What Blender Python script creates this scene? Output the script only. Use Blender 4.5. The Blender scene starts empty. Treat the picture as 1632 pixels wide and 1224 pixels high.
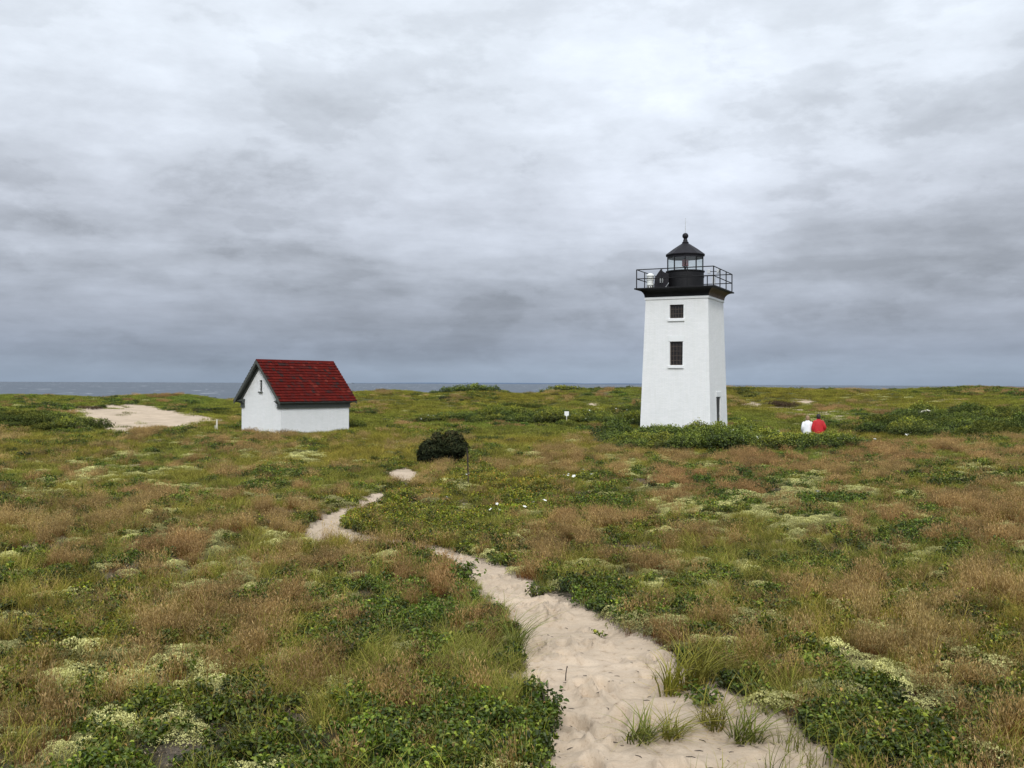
import bpy, bmesh, math
import numpy as np
from mathutils import Matrix, Vector, Euler
rad = math.radians
scene = bpy.context.scene
COL = scene.collection

# ------------------------------------------------------------------ camera
F = 1537.0            # focal length in photo pixels (photo 1632 wide)
ROLL = 0.0044
cam_d = bpy.data.cameras.new("camera"); cam_d.sensor_width = 36.0
cam_d.lens = 36.0 * F / 1632.0
cam_d.clip_start = 0.05; cam_d.clip_end = 60000
cam = bpy.data.objects.new("camera", cam_d); COL.objects.link(cam)
cam.matrix_world = Matrix.Rotation(rad(90) - 0.4 / F, 4, 'X') @ Matrix.Rotation(ROLL, 4, 'Z')
scene.camera = cam

# ------------------------------------------------------------------ exposure, sky, sun
scene.view_settings.view_transform = 'Standard'
scene.view_settings.look = 'None'
scene.view_settings.exposure = 0.25
scene.view_settings.gamma = 1.0
SUN_DIR = Vector((0.0, -0.80, 0.70)).normalized()     # towards the sun
SUN_EL = math.asin(SUN_DIR.z); SUN_AZ = math.atan2(SUN_DIR.x, SUN_DIR.y)
world = bpy.data.worlds.new("World"); scene.world = world; world.use_nodes = True

def nn(nt, t, **kw):
    n = nt.nodes.new(t)
    for k, v in kw.items():
        if k in n.inputs.keys() if hasattr(n.inputs, 'keys') else False:
            n.inputs[k].default_value = v
        else:
            setattr(n, k, v)
    return n

def mathn(nt, op, a, b=None, clamp=False):
    n = nt.nodes.new('ShaderNodeMath'); n.operation = op; n.use_clamp = clamp
    for i, v in enumerate((a, b)):
        if v is None: continue
        if isinstance(v, (int, float)): n.inputs[i].default_value = v
        else: nt.links.new(v, n.inputs[i])
    return n.outputs[0]

def ramp(nt, fac, stops, interp='LINEAR'):
    n = nt.nodes.new('ShaderNodeValToRGB'); n.color_ramp.interpolation = interp
    e = n.color_ramp.elements
    while len(e) > 1: e.remove(e[0])
    for i, (p, c) in enumerate(stops):
        el = e[0] if i == 0 else e.new(p)
        el.position = p; el.color = (c[0], c[1], c[2], 1)
    if fac is not None: nt.links.new(fac, n.inputs[0])
    return n.outputs[0]

def noise(nt, vec, scale, detail=4, rough=.55, dist=0.0, lac=2.0):
    n = nt.nodes.new('ShaderNodeTexNoise')
    n.inputs['Scale'].default_value = scale; n.inputs['Detail'].default_value = detail
    n.inputs['Roughness'].default_value = rough; n.inputs['Distortion'].default_value = dist
    n.inputs['Lacunarity'].default_value = lac
    if vec is not None: nt.links.new(vec, n.inputs['Vector'])
    return n.outputs['Fac']

def mixrgb(nt, fac, a, b, blend='MIX'):
    n = nt.nodes.new('ShaderNodeMix'); n.data_type = 'RGBA'; n.blend_type = blend
    for sock, v in ((n.inputs[0], fac), (n.inputs[6], a), (n.inputs[7], b)):
        if isinstance(v, (int, float)): sock.default_value = v
        elif isinstance(v, (tuple, list)): sock.default_value = (v[0], v[1], v[2], 1)
        else: nt.links.new(v, sock)
    return n.outputs[2]

def build_world():
    nt = world.node_tree
    for n in list(nt.nodes): nt.nodes.remove(n)
    out = nt.nodes.new('ShaderNodeOutputWorld')
    sky = nt.nodes.new('ShaderNodeTexSky'); sky.sky_type = 'NISHITA'; sky.sun_disc = False
    sky.sun_elevation = SUN_EL; sky.sun_rotation = SUN_AZ; sky.air_density = 1.0; sky.dust_density = 2.0
    bg1 = nt.nodes.new('ShaderNodeBackground'); nt.links.new(sky.outputs[0], bg1.inputs[0]); bg1.inputs[1].default_value = 0.07
    tc = nt.nodes.new('ShaderNodeTexCoord')
    sep = nt.nodes.new('ShaderNodeSeparateXYZ'); nt.links.new(tc.outputs['Generated'], sep.inputs[0])
    z = mathn(nt, 'MAXIMUM', sep.outputs[2], 0.0)
    den = mathn(nt, 'ADD', z, 0.24)
    px = mathn(nt, 'DIVIDE', sep.outputs[0], den); py = mathn(nt, 'DIVIDE', sep.outputs[1], den)
    comb = nt.nodes.new('ShaderNodeCombineXYZ'); nt.links.new(px, comb.inputs[0]); nt.links.new(py, comb.inputs[1])
    n1 = noise(nt, comb.outputs[0], 0.8, 3, .5, .2)
    mp = nt.nodes.new('ShaderNodeMapping'); nt.links.new(tc.outputs['Generated'], mp.inputs[0])
    mp.inputs['Location'].default_value = (3.1, 7.7, 1.3); mp.inputs['Rotation'].default_value = (0, .10, 0); mp.inputs['Scale'].default_value = (1.0, 1.0, 2.3)
    n2 = noise(nt, mp.outputs[0], 4.2, 9, .58, .12)
    n3 = noise(nt, mp.outputs[0], 10.0, 8, .6, .12)
    # luminance by elevation (z = sine of the elevation)
    base = ramp(nt, z, [(0.0, (.30, .365, .455)), (.015, (.32, .38, .465)), (.035, (.275, .315, .385)), (.07, (.335, .365, .425)), (.12, (.43, .458, .51)),
                        (.18, (.55, .58, .635)), (.25, (.68, .72, .775)), (.33, (.80, .85, .905)), (.42, (.84, .89, .95)), (.65, (.90, .94, 1.0)), (1.0, (1.05, 1.08, 1.12))])
    n2c = ramp(nt, n2, [(.36, (.34, .34, .34)), (.47, (.42, .42, .42)), (.53, (.58, .58, .58)), (.66, (.70, .70, .70))], 'EASE')
    m4 = nt.nodes.new('ShaderNodeMapping'); nt.links.new(tc.outputs['Generated'], m4.inputs[0]); m4.inputs['Location'].default_value = (1.7, 2.2, 5.1); m4.inputs['Rotation'].default_value = (0, .05, 0); m4.inputs['Scale'].default_value = (1, 1, 6.5)
    n4 = noise(nt, m4.outputs[0], 4.5, 7, .55, .15)
    band = ramp(nt, z, [(0, (1.5, 1.5, 1.5)), (.12, (1.1, 1.1, 1.1)), (.24, (.25, .25, .25)), (1, (.2, .2, .2))])
    nsum = mathn(nt, 'ADD', mathn(nt, 'ADD', mathn(nt, 'MULTIPLY', n1, .55), mathn(nt, 'MULTIPLY', mathn(nt, 'SUBTRACT', n4, .5), band)), mathn(nt, 'ADD', mathn(nt, 'MULTIPLY', n2c, .9), mathn(nt, 'MULTIPLY', n3, .75)))
    # nsum ~ centred on 1.09
    amp = ramp(nt, z, [(0.0, (.12, .12, .12)), (.03, (.34, .34, .34)), (.10, (.62, .62, .62)), (.25, (.50, .50, .50)), (.38, (.28, .28, .28)), (1, (.3, .3, .3))])
    dev = mathn(nt, 'MULTIPLY', mathn(nt, 'SUBTRACT', nsum, 1.09), mathn(nt, 'MULTIPLY', amp, 1.7))
    mod = mathn(nt, 'MAXIMUM', mathn(nt, 'ADD', dev, 1.0), .74)
    # brighter cloud round the veiled sun, behind the camera
    vm = nt.nodes.new('ShaderNodeVectorMath'); vm.operation = 'DOT_PRODUCT'
    nt.links.new(tc.outputs['Generated'], vm.inputs[0]); vm.inputs[1].default_value = SUN_DIR
    g = mathn(nt, 'MULTIPLY', mathn(nt, 'POWER', mathn(nt, 'MAXIMUM', vm.outputs['Value'], 0.0), 3.0), 1.1)
    # brighter break in the cloud to the right, behind the lighthouse
    vb = nt.nodes.new('ShaderNodeVectorMath'); vb.operation = 'DOT_PRODUCT'
    nt.links.new(tc.outputs['Generated'], vb.inputs[0]); vb.inputs[1].default_value = Vector((.2, .96, .135)).normalized()
    gb = mathn(nt, 'MULTIPLY', mathn(nt, 'POWER', mathn(nt, 'MAXIMUM', vb.outputs['Value'], 0.0), 90.0), mathn(nt, 'MULTIPLY', n2, .6))
    tot = mathn(nt, 'ADD', mathn(nt, 'ADD', mod, g), gb)
    vs = nt.nodes.new('ShaderNodeVectorMath'); vs.operation = 'SCALE'
    hue = mixrgb(nt, 1.0, base, (.985, 1.0, 1.03), 'MULTIPLY')
    nt.links.new(hue, vs.inputs[0]); nt.links.new(tot, vs.inputs['Scale'])
    bg2 = nt.nodes.new('ShaderNodeBackground'); nt.links.new(vs.outputs[0], bg2.inputs[0]); bg2.inputs[1].default_value = 0.86
    mx = nt.nodes.new('ShaderNodeMixShader'); mx.inputs[0].default_value = 0.93
    nt.links.new(bg1.outputs[0], mx.inputs[1]); nt.links.new(bg2.outputs[0], mx.inputs[2])
    nt.links.new(mx.outputs[0], out.inputs[0])
build_world()

sun_d = bpy.data.lights.new("sun", 'SUN'); sun_d.energy = 1.5; sun_d.angle = rad(10); sun_d.color = (1.0, .965, .91)
sun = bpy.data.objects.new("sun", sun_d); COL.objects.link(sun)
sun.rotation_euler = (-SUN_DIR).to_track_quat('-Z', 'Y').to_euler()

# ------------------------------------------------------------------ numeric helpers
def hash2(ix, iy, seed):
    h = (ix.astype(np.int64) * 374761393 + iy.astype(np.int64) * 668265263 + seed * 974634777) & 0xffffffff
    h = ((h ^ (h >> 13)) * 1274126177) & 0xffffffff
    h = h ^ (h >> 16)
    return (h & 0xffffff) / float(0xffffff)

def vnoise(x, y, seed=0):
    x = np.asarray(x, float); y = np.asarray(y, float)
    ix = np.floor(x); iy = np.floor(y); fx = x - ix; fy = y - iy
    fx = fx * fx * (3 - 2 * fx); fy = fy * fy * (3 - 2 * fy)
    a = hash2(ix, iy, seed); b = hash2(ix + 1, iy, seed); c = hash2(ix, iy + 1, seed); d = hash2(ix + 1, iy + 1, seed)
    return (a * (1 - fx) + b * fx) * (1 - fy) + (c * (1 - fx) + d * fx) * fy

def fbm(x, y, seed=0, octv=4, gain=.5):
    s = 0; a = 1; t = 0
    for o in range(octv):
        s = s + a * vnoise(x * 2 ** o + 17.3 * o, y * 2 ** o - 9.1 * o, seed + o); t += a; a *= gain
    return s / t      # 0..1

def proj(X, Y, Z):
    Y = np.maximum(Y, .05); u = F * X / Y; v = -F * Z / Y
    return 816 + u - v * ROLL, 611.6 + u * ROLL + v

def ray(px, py):
    a = px - 816; b = py - 611.6
    return np.array([(a + b * ROLL) / F, 1.0, -(b - a * ROLL) / F])

def in_poly(u, v, poly):
    u = np.asarray(u); v = np.asarray(v); ins = np.zeros(u.shape, bool); n = len(poly); j = n - 1
    for i in range(n):
        xi, yi = poly[i]; xj, yj = poly[j]
        if yi != yj:
            c = ((yi > v) != (yj > v)) & (u < (xj - xi) * (v - yi) / (yj - yi) + xi)
            ins ^= c
        j = i
    return ins

# ------------------------------------------------------------------ terrain height (eye at z = 0, sea at z = -6)
SEA = -6.0
_C = np.array([-700, 0, 200, 400, 600, 816, 1000, 1200, 1400, 1632, 2300.])
_Y = np.array([1, 5, 9, 15, 26, 40, 50, 62, 80, 100, 125.])
_Z = np.array([
 [-1.75] * 11,
 [-1.86, -1.86, -1.86, -1.86, -1.86, -1.86, -1.86, -1.84, -1.82, -1.80, -1.75],
 [-2.08, -2.08, -2.08, -2.08, -2.08, -2.08, -2.08, -2.05, -2.0, -1.95, -1.9],
 [-2.35, -2.35, -2.35, -2.35, -2.35, -2.36, -2.35, -2.32, -2.25, -2.15, -2.0],
 [-2.7, -2.7, -2.7, -2.7, -2.7, -2.72, -2.7, -2.65, -2.5, -2.35, -2.1],
 [-2.95, -2.95, -2.97, -3.0, -3.0, -2.98, -2.97, -2.95, -2.75, -2.5, -2.2],
 [-3.1, -3.1, -3.15, -3.13, -3.1, -3.1, -3.08, -3.15, -2.98, -2.62, -2.3],
 [-3.1, -3.1, -3.22, -3.16, -3.16, -3.1, -2.95, -3.05, -2.75, -2.35, -2.1],
 [-2.8, -2.75, -2.8, -2.8, -2.8, -2.98, -2.85, -2.9, -2.4, -1.85, -1.6],
 [-2.0, -2.0, -2.05, -2.0, -2.05, -2.2, -2.1, -2.1, -1.75, -1.25, -1.0],
 [-1.7, -1.6, -1.6, -1.6, -1.0, -1.1, -.8, -.5, -.6, -.4, -.3]])
_cu = np.linspace(_C[0], _C[-1], 181); _ly = np.linspace(np.log(_Y[0]), np.log(_Y[-1]), 181)
_t = np.array([np.interp(_cu, _C, r) for r in _Z])
_G = np.array([np.interp(_ly, np.log(_Y), _t[:, i]) for i in range(181)]).T
for _ in range(26):
    P = np.pad(_G, 1, mode='edge'); _G = (P[1:-1, 1:-1] * 2 + P[:-2, 1:-1] + P[2:, 1:-1] + P[1:-1, :-2] + P[1:-1, 2:]) / 6
CX = np.array([-900, -200, 0, 60, 110, 160, 200, 240, 290, 320, 345, 370, 430, 500, 567, 600, 620, 650, 685, 700, 760, 810, 826, 860, 890, 930, 950, 1000, 1080, 1160, 1200, 1260, 1300, 1400, 1450, 1500, 1550, 1600, 1632, 1900, 2600.])
CY = np.array([630, 628, 627, 628, 630, 632, 629, 627, 626, 629, 634, 636, 630, 625, 622, 620, 619.5, 621, 626, 624, 621, 625, 626, 625, 621, 619, 618, 616.5, 616, 615.5, 615, 616.5, 619, 619.5, 618, 615.5, 614.5, 616, 617, 617, 618.])

def height(X, Y, detail=True):
    X = np.asarray(X, float); Y = np.asarray(Y, float)
    r = np.hypot(X, Y)
    Ye = np.maximum(Y, .42 * r) + 1e-6
    u = np.clip(816 + F * X / Ye, _C[0], _C[-1])
    ly = np.log(np.clip(Ye, _Y[0], _Y[-1]))
    a = (u - _C[0]) / (_C[-1] - _C[0]) * 180; b = (ly - _ly[0]) / (_ly[-1] - _ly[0]) * 180
    i = np.clip(a.astype(int), 0, 179); j = np.clip(b.astype(int), 0, 179); fa = a - i; fb = b - j
    z = (_G[j, i] * (1 - fa) + _G[j, i + 1] * fa) * (1 - fb) + (_G[j + 1, i] * (1 - fa) + _G[j + 1, i + 1] * fa) * fb
    # the last dune before the beach
    cy = np.interp(u, CX, CY) + 3.6
    zc = -(cy - (611.6 + (u - 816) * ROLL)) / F * 124
    w = np.clip((Ye - 94) / 30, 0, 1); w = w * w * (3 - 2 * w)
    z = z * (1 - w) + zc * w
    d = np.clip((Ye - 128) / 34, 0, 1); d = d * d * (3 - 2 * d)
    z = z * (1 - d) + (-9.0) * d
    # mound on the left with bushes
    z = z + .65 * np.exp(-(((X + 34.5) / 4.6) ** 2 + ((Y - 66) / 5) ** 2))
    z = z - .35 * np.exp(-(((X + 24.5) / 6.) ** 2 + ((Y - 69) / 5) ** 2))
    z = z - .34 * np.exp(-(((X - 14.8) / 2.6) ** 2 + ((Y - 47.2) / 2.2) ** 2))
    if detail:
        k = np.clip((Ye - 5) / 60, 0, 1)
        z = z + (fbm(X / 7, Y / 7, 3, 3) - .5) * (.12 + .45 * k) * (1 - w) + (fbm(X / 1.6, Y / 1.6, 9, 3) - .5) * .13
        z = z + (fbm(X / 9, Y / 5, 77, 3) - .5) * .3 * w
    return z

def gz(x, y): return float(height(np.array([x]), np.array([y]))[0])

def ground_at(px, py, y0=3.0, y1=150.0):
    """point of the ground that the photo shows at px, py"""
    d = ray(px, py); ys = np.exp(np.linspace(math.log(y0), math.log(y1), 1600))
    h = height(d[0] * ys, ys); below = np.nonzero(d[2] * ys <= h)[0]
    k = below[0] if len(below) else len(ys) - 1
    return Vector((d[0] * ys[k], ys[k], h[k]))

def on_ground(px, Y):
    x = ray(px, 690)[0] * Y
    return Vector((x, Y, gz(x, Y)))

# sand shapes, in photo coordinates of the ground
PATH = [
 [(862, 1300), (868, 1224), (880, 1165), (872, 1110), (832, 1078), (838, 1050), (826, 1000), (804, 975), (776, 950), (752, 925), (726, 905), (694, 886), (660, 875), (612, 866), (576, 858),
  (580, 852), (620, 859), (668, 868), (712, 877), (752, 884), (794, 898), (826, 918), (862, 938), (905, 955), (944, 970), (990, 995), (1034, 1016), (1066, 1042), (1104, 1078), (1180, 1108), (1222, 1124), (1262, 1146), (1296, 1180), (1330, 1215), (1370, 1300)],
 [(480, 856), (492, 838), (518, 822), (548, 810), (562, 812), (548, 828), (542, 840), (562, 848), (590, 856), (584, 866), (545, 862), (515, 860)], [(560, 812), (572, 798), (590, 788), (612, 784), (614, 794), (594, 806), (576, 814)],
 [(612, 752), (634, 747), (660, 746), (666, 756), (660, 771), (640, 774), (632, 766), (620, 760)],
]
SANDS = [
 [(108, 654), (122, 650), (160, 646), (230, 646), (272, 654), (302, 661), (350, 667), (352, 671), (300, 676), (296, 684), (255, 682), (232, 684), (215, 688), (196, 694), (178, 692), (160, 682), (140, 668), (128, 660)],
 [(1205, 655), (1225, 650), (1262, 650), (1300, 655), (1335, 652), (1356, 658), (1322, 662), (1285, 664), (1245, 658)],
 [(1314, 668), (1348, 659), (1352, 663), (1330, 672)], [(1268, 640), (1284, 636), (1302, 638), (1296, 642), (1275, 643)],
 [(1480, 641), (1505, 638), (1538, 637), (1536, 641), (1500, 643)], [(1376, 645), (1404, 645), (1406, 648), (1382, 648)], [(1340, 678), (1368, 674), (1350, 681)],
 [(1315, 641), (1352, 641), (1352, 644), (1320, 644)], [(884, 650), (905, 650), (912, 655), (892, 656)], [(938, 641), (960, 645), (954, 648), (944, 646)], [(918, 657), (940, 654), (948, 658), (925, 660)],
 [(1185, 645), (1198, 641), (1210, 648), (1192, 650)], [(200, 742), (235, 738), (236, 744), (210, 746)],
]
def masks(X, Y, Z0):
    u, v = proj(X, Y, Z0)
    nz = (fbm(X * 2.2, Y * 2.2, 41, 3) - .5)
    s = np.clip(40.0 / np.maximum(Y, 3), .6, 8)
    uu = u + nz * 9 * s / 1.6; vv = v + (fbm(X * 2.7 + 5, Y * 2.7, 47, 3) - .5) * 4.0 * s / 1.6
    p = np.zeros(X.shape, bool)
    for q in PATH: p |= in_poly(uu, vv, q)
    uu = u + nz * 10; vv = v + (fbm(X * .9 + 5, Y * .9, 47, 3) - .5) * 2.2
    sd = np.zeros(X.shape, bool)
    for q in SANDS: sd |= in_poly(uu, vv, q)
    front = Y > 2
    return p & front, sd & front & (Y > 18)

# ------------------------------------------------------------------ materials
def new_mat(name):
    m = bpy.data.materials.new(name); m.use_nodes = True
    nt = m.node_tree; b = nt.nodes['Principled BSDF']
    return m, nt, b

def simple(name, col, rough=.7, metal=0.0, var=.12, scale=6.0, bump=0.0, bscale=30.0, spec=.5):
    m, nt, b = new_mat(name)
    tc = nt.nodes.new('ShaderNodeTexCoord')
    n = noise(nt, tc.outputs['Object'], scale, 5, .6)
    lo = tuple(c * (1 - var) for c in col); hi = tuple(min(1, c * (1 + var)) for c in col)
    nt.links.new(ramp(nt, n, [(.3, lo), (.7, hi)]), b.inputs['Base Color'])
    b.inputs['Roughness'].default_value = rough; b.inputs['Metallic'].default_value = metal
    b.inputs['Specular IOR Level'].default_value = spec
    if bump:
        bp = nt.nodes.new('ShaderNodeBump'); bp.inputs['Strength'].default_value = bump; bp.inputs['Distance'].default_value = .02
        nt.links.new(noise(nt, tc.outputs['Object'], bscale, 4), bp.inputs['Height']); nt.links.new(bp.outputs[0], b.inputs['Normal'])
    return m

def white_brick():
    m, nt, b = new_mat("white_painted_brick")
    uv = nt.nodes.new('ShaderNodeUVMap'); uv.uv_map = 'UVMap'
    br = nt.nodes.new('ShaderNodeTexBrick'); nt.links.new(uv.outputs[0], br.inputs['Vector'])
    br.inputs['Scale'].default_value = 1.0; br.inputs['Brick Width'].default_value = .215; br.inputs['Row Height'].default_value = .075
    br.inputs['Mortar Size'].default_value = .008; br.inputs['Mortar Smooth'].default_value = .4
    br.inputs['Color1'].default_value = (.78, .79, .785, 1); br.inputs['Color2'].default_value = (.83, .835, .83, 1); br.inputs['Mortar'].default_value = (.72, .735, .73, 1)
    tc = nt.nodes.new('ShaderNodeTexCoord')
    n = noise(nt, tc.outputs['Object'], 1.3, 6, .6)
    c = mixrgb(nt, .6, br.outputs['Color'], ramp(nt, n, [(.3, (.93, .94, .93)), (.6, (1, 1, 1))]), 'MULTIPLY')
    mp = nt.nodes.new('ShaderNodeMapping'); nt.links.new(uv.outputs[0], mp.inputs[0]); mp.inputs['Scale'].default_value = (3.0, .25, 1)
    st = noise(nt, mp.outputs[0], 2.2, 5, .6)
    c = mixrgb(nt, .55, c, ramp(nt, st, [(.35, (.95, .95, .93)), (.55, (1, 1, 1))]), 'MULTIPLY')
    nt.links.new(c, b.inputs['Base Color']); b.inputs['Roughness'].default_value = .75
    bp = nt.nodes.new('ShaderNodeBump'); bp.inputs['Strength'].default_value = .8; bp.inputs['Distance'].default_value = .012
    h = mathn(nt, 'SUBTRACT', mathn(nt, 'MULTIPLY', noise(nt, uv.outputs[0], 9, 4), .45), br.outputs['Fac'])
    nt.links.new(h, bp.inputs['Height']); nt.links.new(bp.outputs[0], b.inputs['Normal'])
    return m

M = {}
M['brick'] = white_brick()
M['white'] = simple("white_trim_paint", (.76, .77, .765), .6, var=.05)
M['black'] = simple("black_iron_paint", (.009, .009, .010), .6, var=.35, scale=4, bump=.15, spec=.25)
M['roofblack'] = simple("black_lantern_roof", (.011, .010, .013), .55, var=.3, scale=5, spec=.22)
M['soffit_lit'] = simple("brown_lit_soffit", (.085, .05, .028), .6, var=.5, scale=3)  # light reflected on the cornice curve, painted in as brown
M['trim'] = simple("dark_grey_green_trim", (.068, .075, .066), .55, var=.15)
M['winglass'] = simple("dark_window_glass", (.018, .015, .013), .12, var=.4, scale=3)
M['muntin'] = simple("brown_window_bar", (.075, .055, .04), .6)
M['plastic'] = simple("white_signal_casing", (.75, .77, .74), .35, var=.04)
M['greybox'] = simple("grey_sensor_casing", (.5, .52, .53), .5, var=.05)
M['trimgrey'] = simple('grey_box_paint', (.22, .23, .23), .6)
M['slot'] = simple("dark_slot", (.05, .05, .05), .6)
M['door'] = simple("dark_door_paint", (.02, .02, .02), .5)
M['red_lens'] = simple("red_beacon_lens", (.48, .10, .085), .2, var=.15)
M['wood'] = simple("dark_weathered_stick", (.035, .025, .018), .85, var=.3, scale=20)
M['drift'] = simple("bleached_driftwood", (.52, .5, .41), .85, var=.2, scale=5, bump=.5)
M['post'] = simple("bleached_wooden_stake", (.55, .52, .42), .85, var=.15)
M['sign'] = simple("white_sign_board", (.78, .79, .76), .6, var=.05)
M['bark'] = simple("shrub_bark", (.07, .055, .04), .9, var=.3, scale=30)
M['red_cloth'] = simple("red_jacket_cloth", (.42, .010, .014), .75, var=.2, scale=5)
M['white_cloth'] = simple("white_jacket_cloth", (.75, .76, .76), .75, var=.08, scale=5)
M['dark_cloth'] = simple("dark_trouser_cloth", (.02, .022, .03), .85, var=.2)
M['skin'] = simple("skin", (.45, .27, .19), .55, var=.06)
M['darkhair'] = simple("dark_hair", (.018, .013, .01), .6, var=.3, scale=30)
M['tanhair'] = simple("light_brown_hair", (.25, .16, .085), .6, var=.3, scale=30)
M['petal'] = simple("white_petal", (.8, .8, .74), .7, var=.04)

def glass_mat():
    m, nt, b = new_mat("lantern_pane"); nt.nodes.remove(b); out = nt.nodes['Material Output']
    t = nt.nodes.new('ShaderNodeBsdfTransparent'); t.inputs[0].default_value = (.975, .992, .985, 1)
    g = nt.nodes.new('ShaderNodeBsdfGlossy'); g.inputs['Roughness'].default_value = .05
    mx = nt.nodes.new('ShaderNodeMixShader'); mx.inputs[0].default_value = .07
    nt.links.new(t.outputs[0], mx.inputs[1]); nt.links.new(g.outputs[0], mx.inputs[2]); nt.links.new(mx.outputs[0], out.inputs[0])
    return m
M['pane'] = glass_mat()

def shingle_mat():
    m, nt, b = new_mat("red_shingles")
    a = nt.nodes.new('ShaderNodeAttribute'); a.attribute_name = 'var'
    c = ramp(nt, a.outputs['Fac'], [(0, (.045, .024, .022)), (.25, (.085, .018, .016)), (.5, (.105, .0125, .010)), (.8, (.132, .016, .012)), (1, (.165, .03, .022))])
    tc = nt.nodes.new('ShaderNodeTexCoord')
    n = noise(nt, tc.outputs['Object'], 3.0, 6, .65)
    c = mixrgb(nt, .7, c, ramp(nt, n, [(.3, (.62, .6, .6)), (.6, (1, 1, 1))]), 'MULTIPLY')
    n2 = noise(nt, tc.outputs['Object'], 60, 3, .6)
    c = mixrgb(nt, .5, c, ramp(nt, n2, [(.35, (.6, .6, .6)), (.65, (1, 1, 1))]), 'MULTIPLY')
    nt.links.new(c, b.inputs['Base Color']); b.inputs['Roughness'].default_value = .95; b.inputs['Specular IOR Level'].default_value = .04
    return m
M['shingle'] = shingle_mat()

def sand_cols(nt, tc):
    n = noise(nt, tc.outputs['Object'], .9, 6, .6); n2 = noise(nt, tc.outputs['Object'], 130, 3, .7)
    n3 = noise(nt, tc.outputs['Object'], 13, 6, .68)
    c = ramp(nt, n, [(.3, (.40, .325, .24)), (.55, (.50, .405, .30)), (.75, (.565, .46, .345))])
    c = mixrgb(nt, 1.0, c, ramp(nt, n3, [(.28, (.55, .50, .44)), (.40, (.93, .91, .89)), (.58, (1, 1, 1))]), 'MULTIPLY')  # dark specks painted in to deepen the shading of footprint dimples
    c = mixrgb(nt, 1.0, c, ramp(nt, n2, [(.25, (.62, .6, .56)), (.42, (1, 1, 1)), (.7, (1.0, 1.0, 1.0))]), 'MULTIPLY')
    return c

def sand_mat():
    m, nt, b = new_mat("pale_sand")
    tc = nt.nodes.new('ShaderNodeTexCoord')
    c = sand_cols(nt, tc)
    nt.links.new(c, b.inputs['Base Color']); b.inputs['Roughness'].default_value = .95; b.inputs['Specular IOR Level'].default_value = .1
    bp = nt.nodes.new('ShaderNodeBump'); bp.inputs['Strength'].default_value = .7; bp.inputs['Distance'].default_value = .02
    h = mathn(nt, 'ADD', mathn(nt, 'MULTIPLY', noise(nt, tc.outputs['Object'], 22, 5, .65), 1.0), mathn(nt, 'MULTIPLY', noise(nt, tc.outputs['Object'], 7, 3, .5), 1.8))
    nt.links.new(h, bp.inputs['Height']); nt.links.new(bp.outputs[0], b.inputs['Normal'])
    return m
M['sand'] = sand_mat()

def ground_mat():
    m, nt, b = new_mat("dune_soil")
    a = nt.nodes.new('ShaderNodeAttribute'); a.attribute_name = 'gcol'
    tc = nt.nodes.new('ShaderNodeTexCoord')
    n = noise(nt, tc.outputs['Object'], 9, 6, .65); n2 = noise(nt, tc.outputs['Object'], 60, 4, .7)
    c = mixrgb(nt, 1.0, a.outputs['Color'], ramp(nt, n, [(.3, (.6, .6, .6)), (.65, (1.25, 1.25, 1.25))]), 'MULTIPLY')
    c = mixrgb(nt, .9, c, ramp(nt, n2, [(.3, (.55, .55, .5)), (.7, (1.3, 1.3, 1.3))]), 'MULTIPLY')
    sa = nt.nodes.new('ShaderNodeAttribute'); sa.attribute_name = 'sandy'
    edge = mathn(nt, 'ADD', sa.outputs['Fac'], mathn(nt, 'MULTIPLY', mathn(nt, 'SUBTRACT', noise(nt, tc.outputs['Object'], 16, 5, .65), .5), 1.0))
    c = mixrgb(nt, ramp(nt, edge, [(.16, (0, 0, 0)), (.30, (1, 1, 1))]), c, sand_cols(nt, tc))
    nt.links.new(c, b.inputs['Base Color']); b.inputs['Roughness'].default_value = .95; b.inputs['Specular IOR Level'].default_value = .1
    bp = nt.nodes.new('ShaderNodeBump'); bp.inputs['Strength'].default_value = .9; bp.inputs['Distance'].default_value = .05
    nt.links.new(n2, bp.inputs['Height']); nt.links.new(bp.outputs[0], b.inputs['Normal'])
    return m
M['ground'] = ground_mat()

def veg_mat(name, stops, inst=True, trans=.2, rough=.7, spec=.2):
    """stops over attribute 'tone'; 'var' varies the brightness; 'tint' comes from the instancing points"""
    m, nt, b = new_mat(name)
    a = nt.nodes.new('ShaderNodeAttribute'); a.attribute_name = 'tone'
    v = nt.nodes.new('ShaderNodeAttribute'); v.attribute_name = 'var'
    c = ramp(nt, a.outputs['Fac'], stops)
    c = mixrgb(nt, 1.0, c, ramp(nt, v.outputs['Fac'], [(0, (.62, .62, .6)), (1, (1.3, 1.3, 1.25))]), 'MULTIPLY')
    if inst:
        t = nt.nodes.new('ShaderNodeAttribute'); t.attribute_name = 'tint'; t.attribute_type = 'INSTANCER'
        c = mixrgb(nt, 1.0, c, t.outputs['Color'], 'MULTIPLY')
    else:
        oi = nt.nodes.new('ShaderNodeObjectInfo')
        c = mixrgb(nt, 1.0, c, ramp(nt, oi.outputs['Random'], [(0, (.62, .7, .72)), (.5, (1, 1, 1)), (.8, (1.4, 1.2, .9)), (1, (.95, .8, .75))]), 'MULTIPLY')
    nt.links.new(c, b.inputs['Base Color']); b.inputs['Roughness'].default_value = rough; b.inputs['Specular IOR Level'].default_value = spec
    if trans:
        tr = nt.nodes.new('ShaderNodeBsdfTranslucent'); nt.links.new(mixrgb(nt, 1.0, c, (1.2, 1.25, .8), 'MULTIPLY'), tr.inputs[0])
        mx = nt.nodes.new('ShaderNodeMixShader'); mx.inputs[0].default_value = trans
        nt.links.new(b.outputs[0], mx.inputs[1]); nt.links.new(tr.outputs[0], mx.inputs[2])
        nt.links.new(mx.outputs[0], nt.nodes['Material Output'].inputs[0])
    return m
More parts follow.
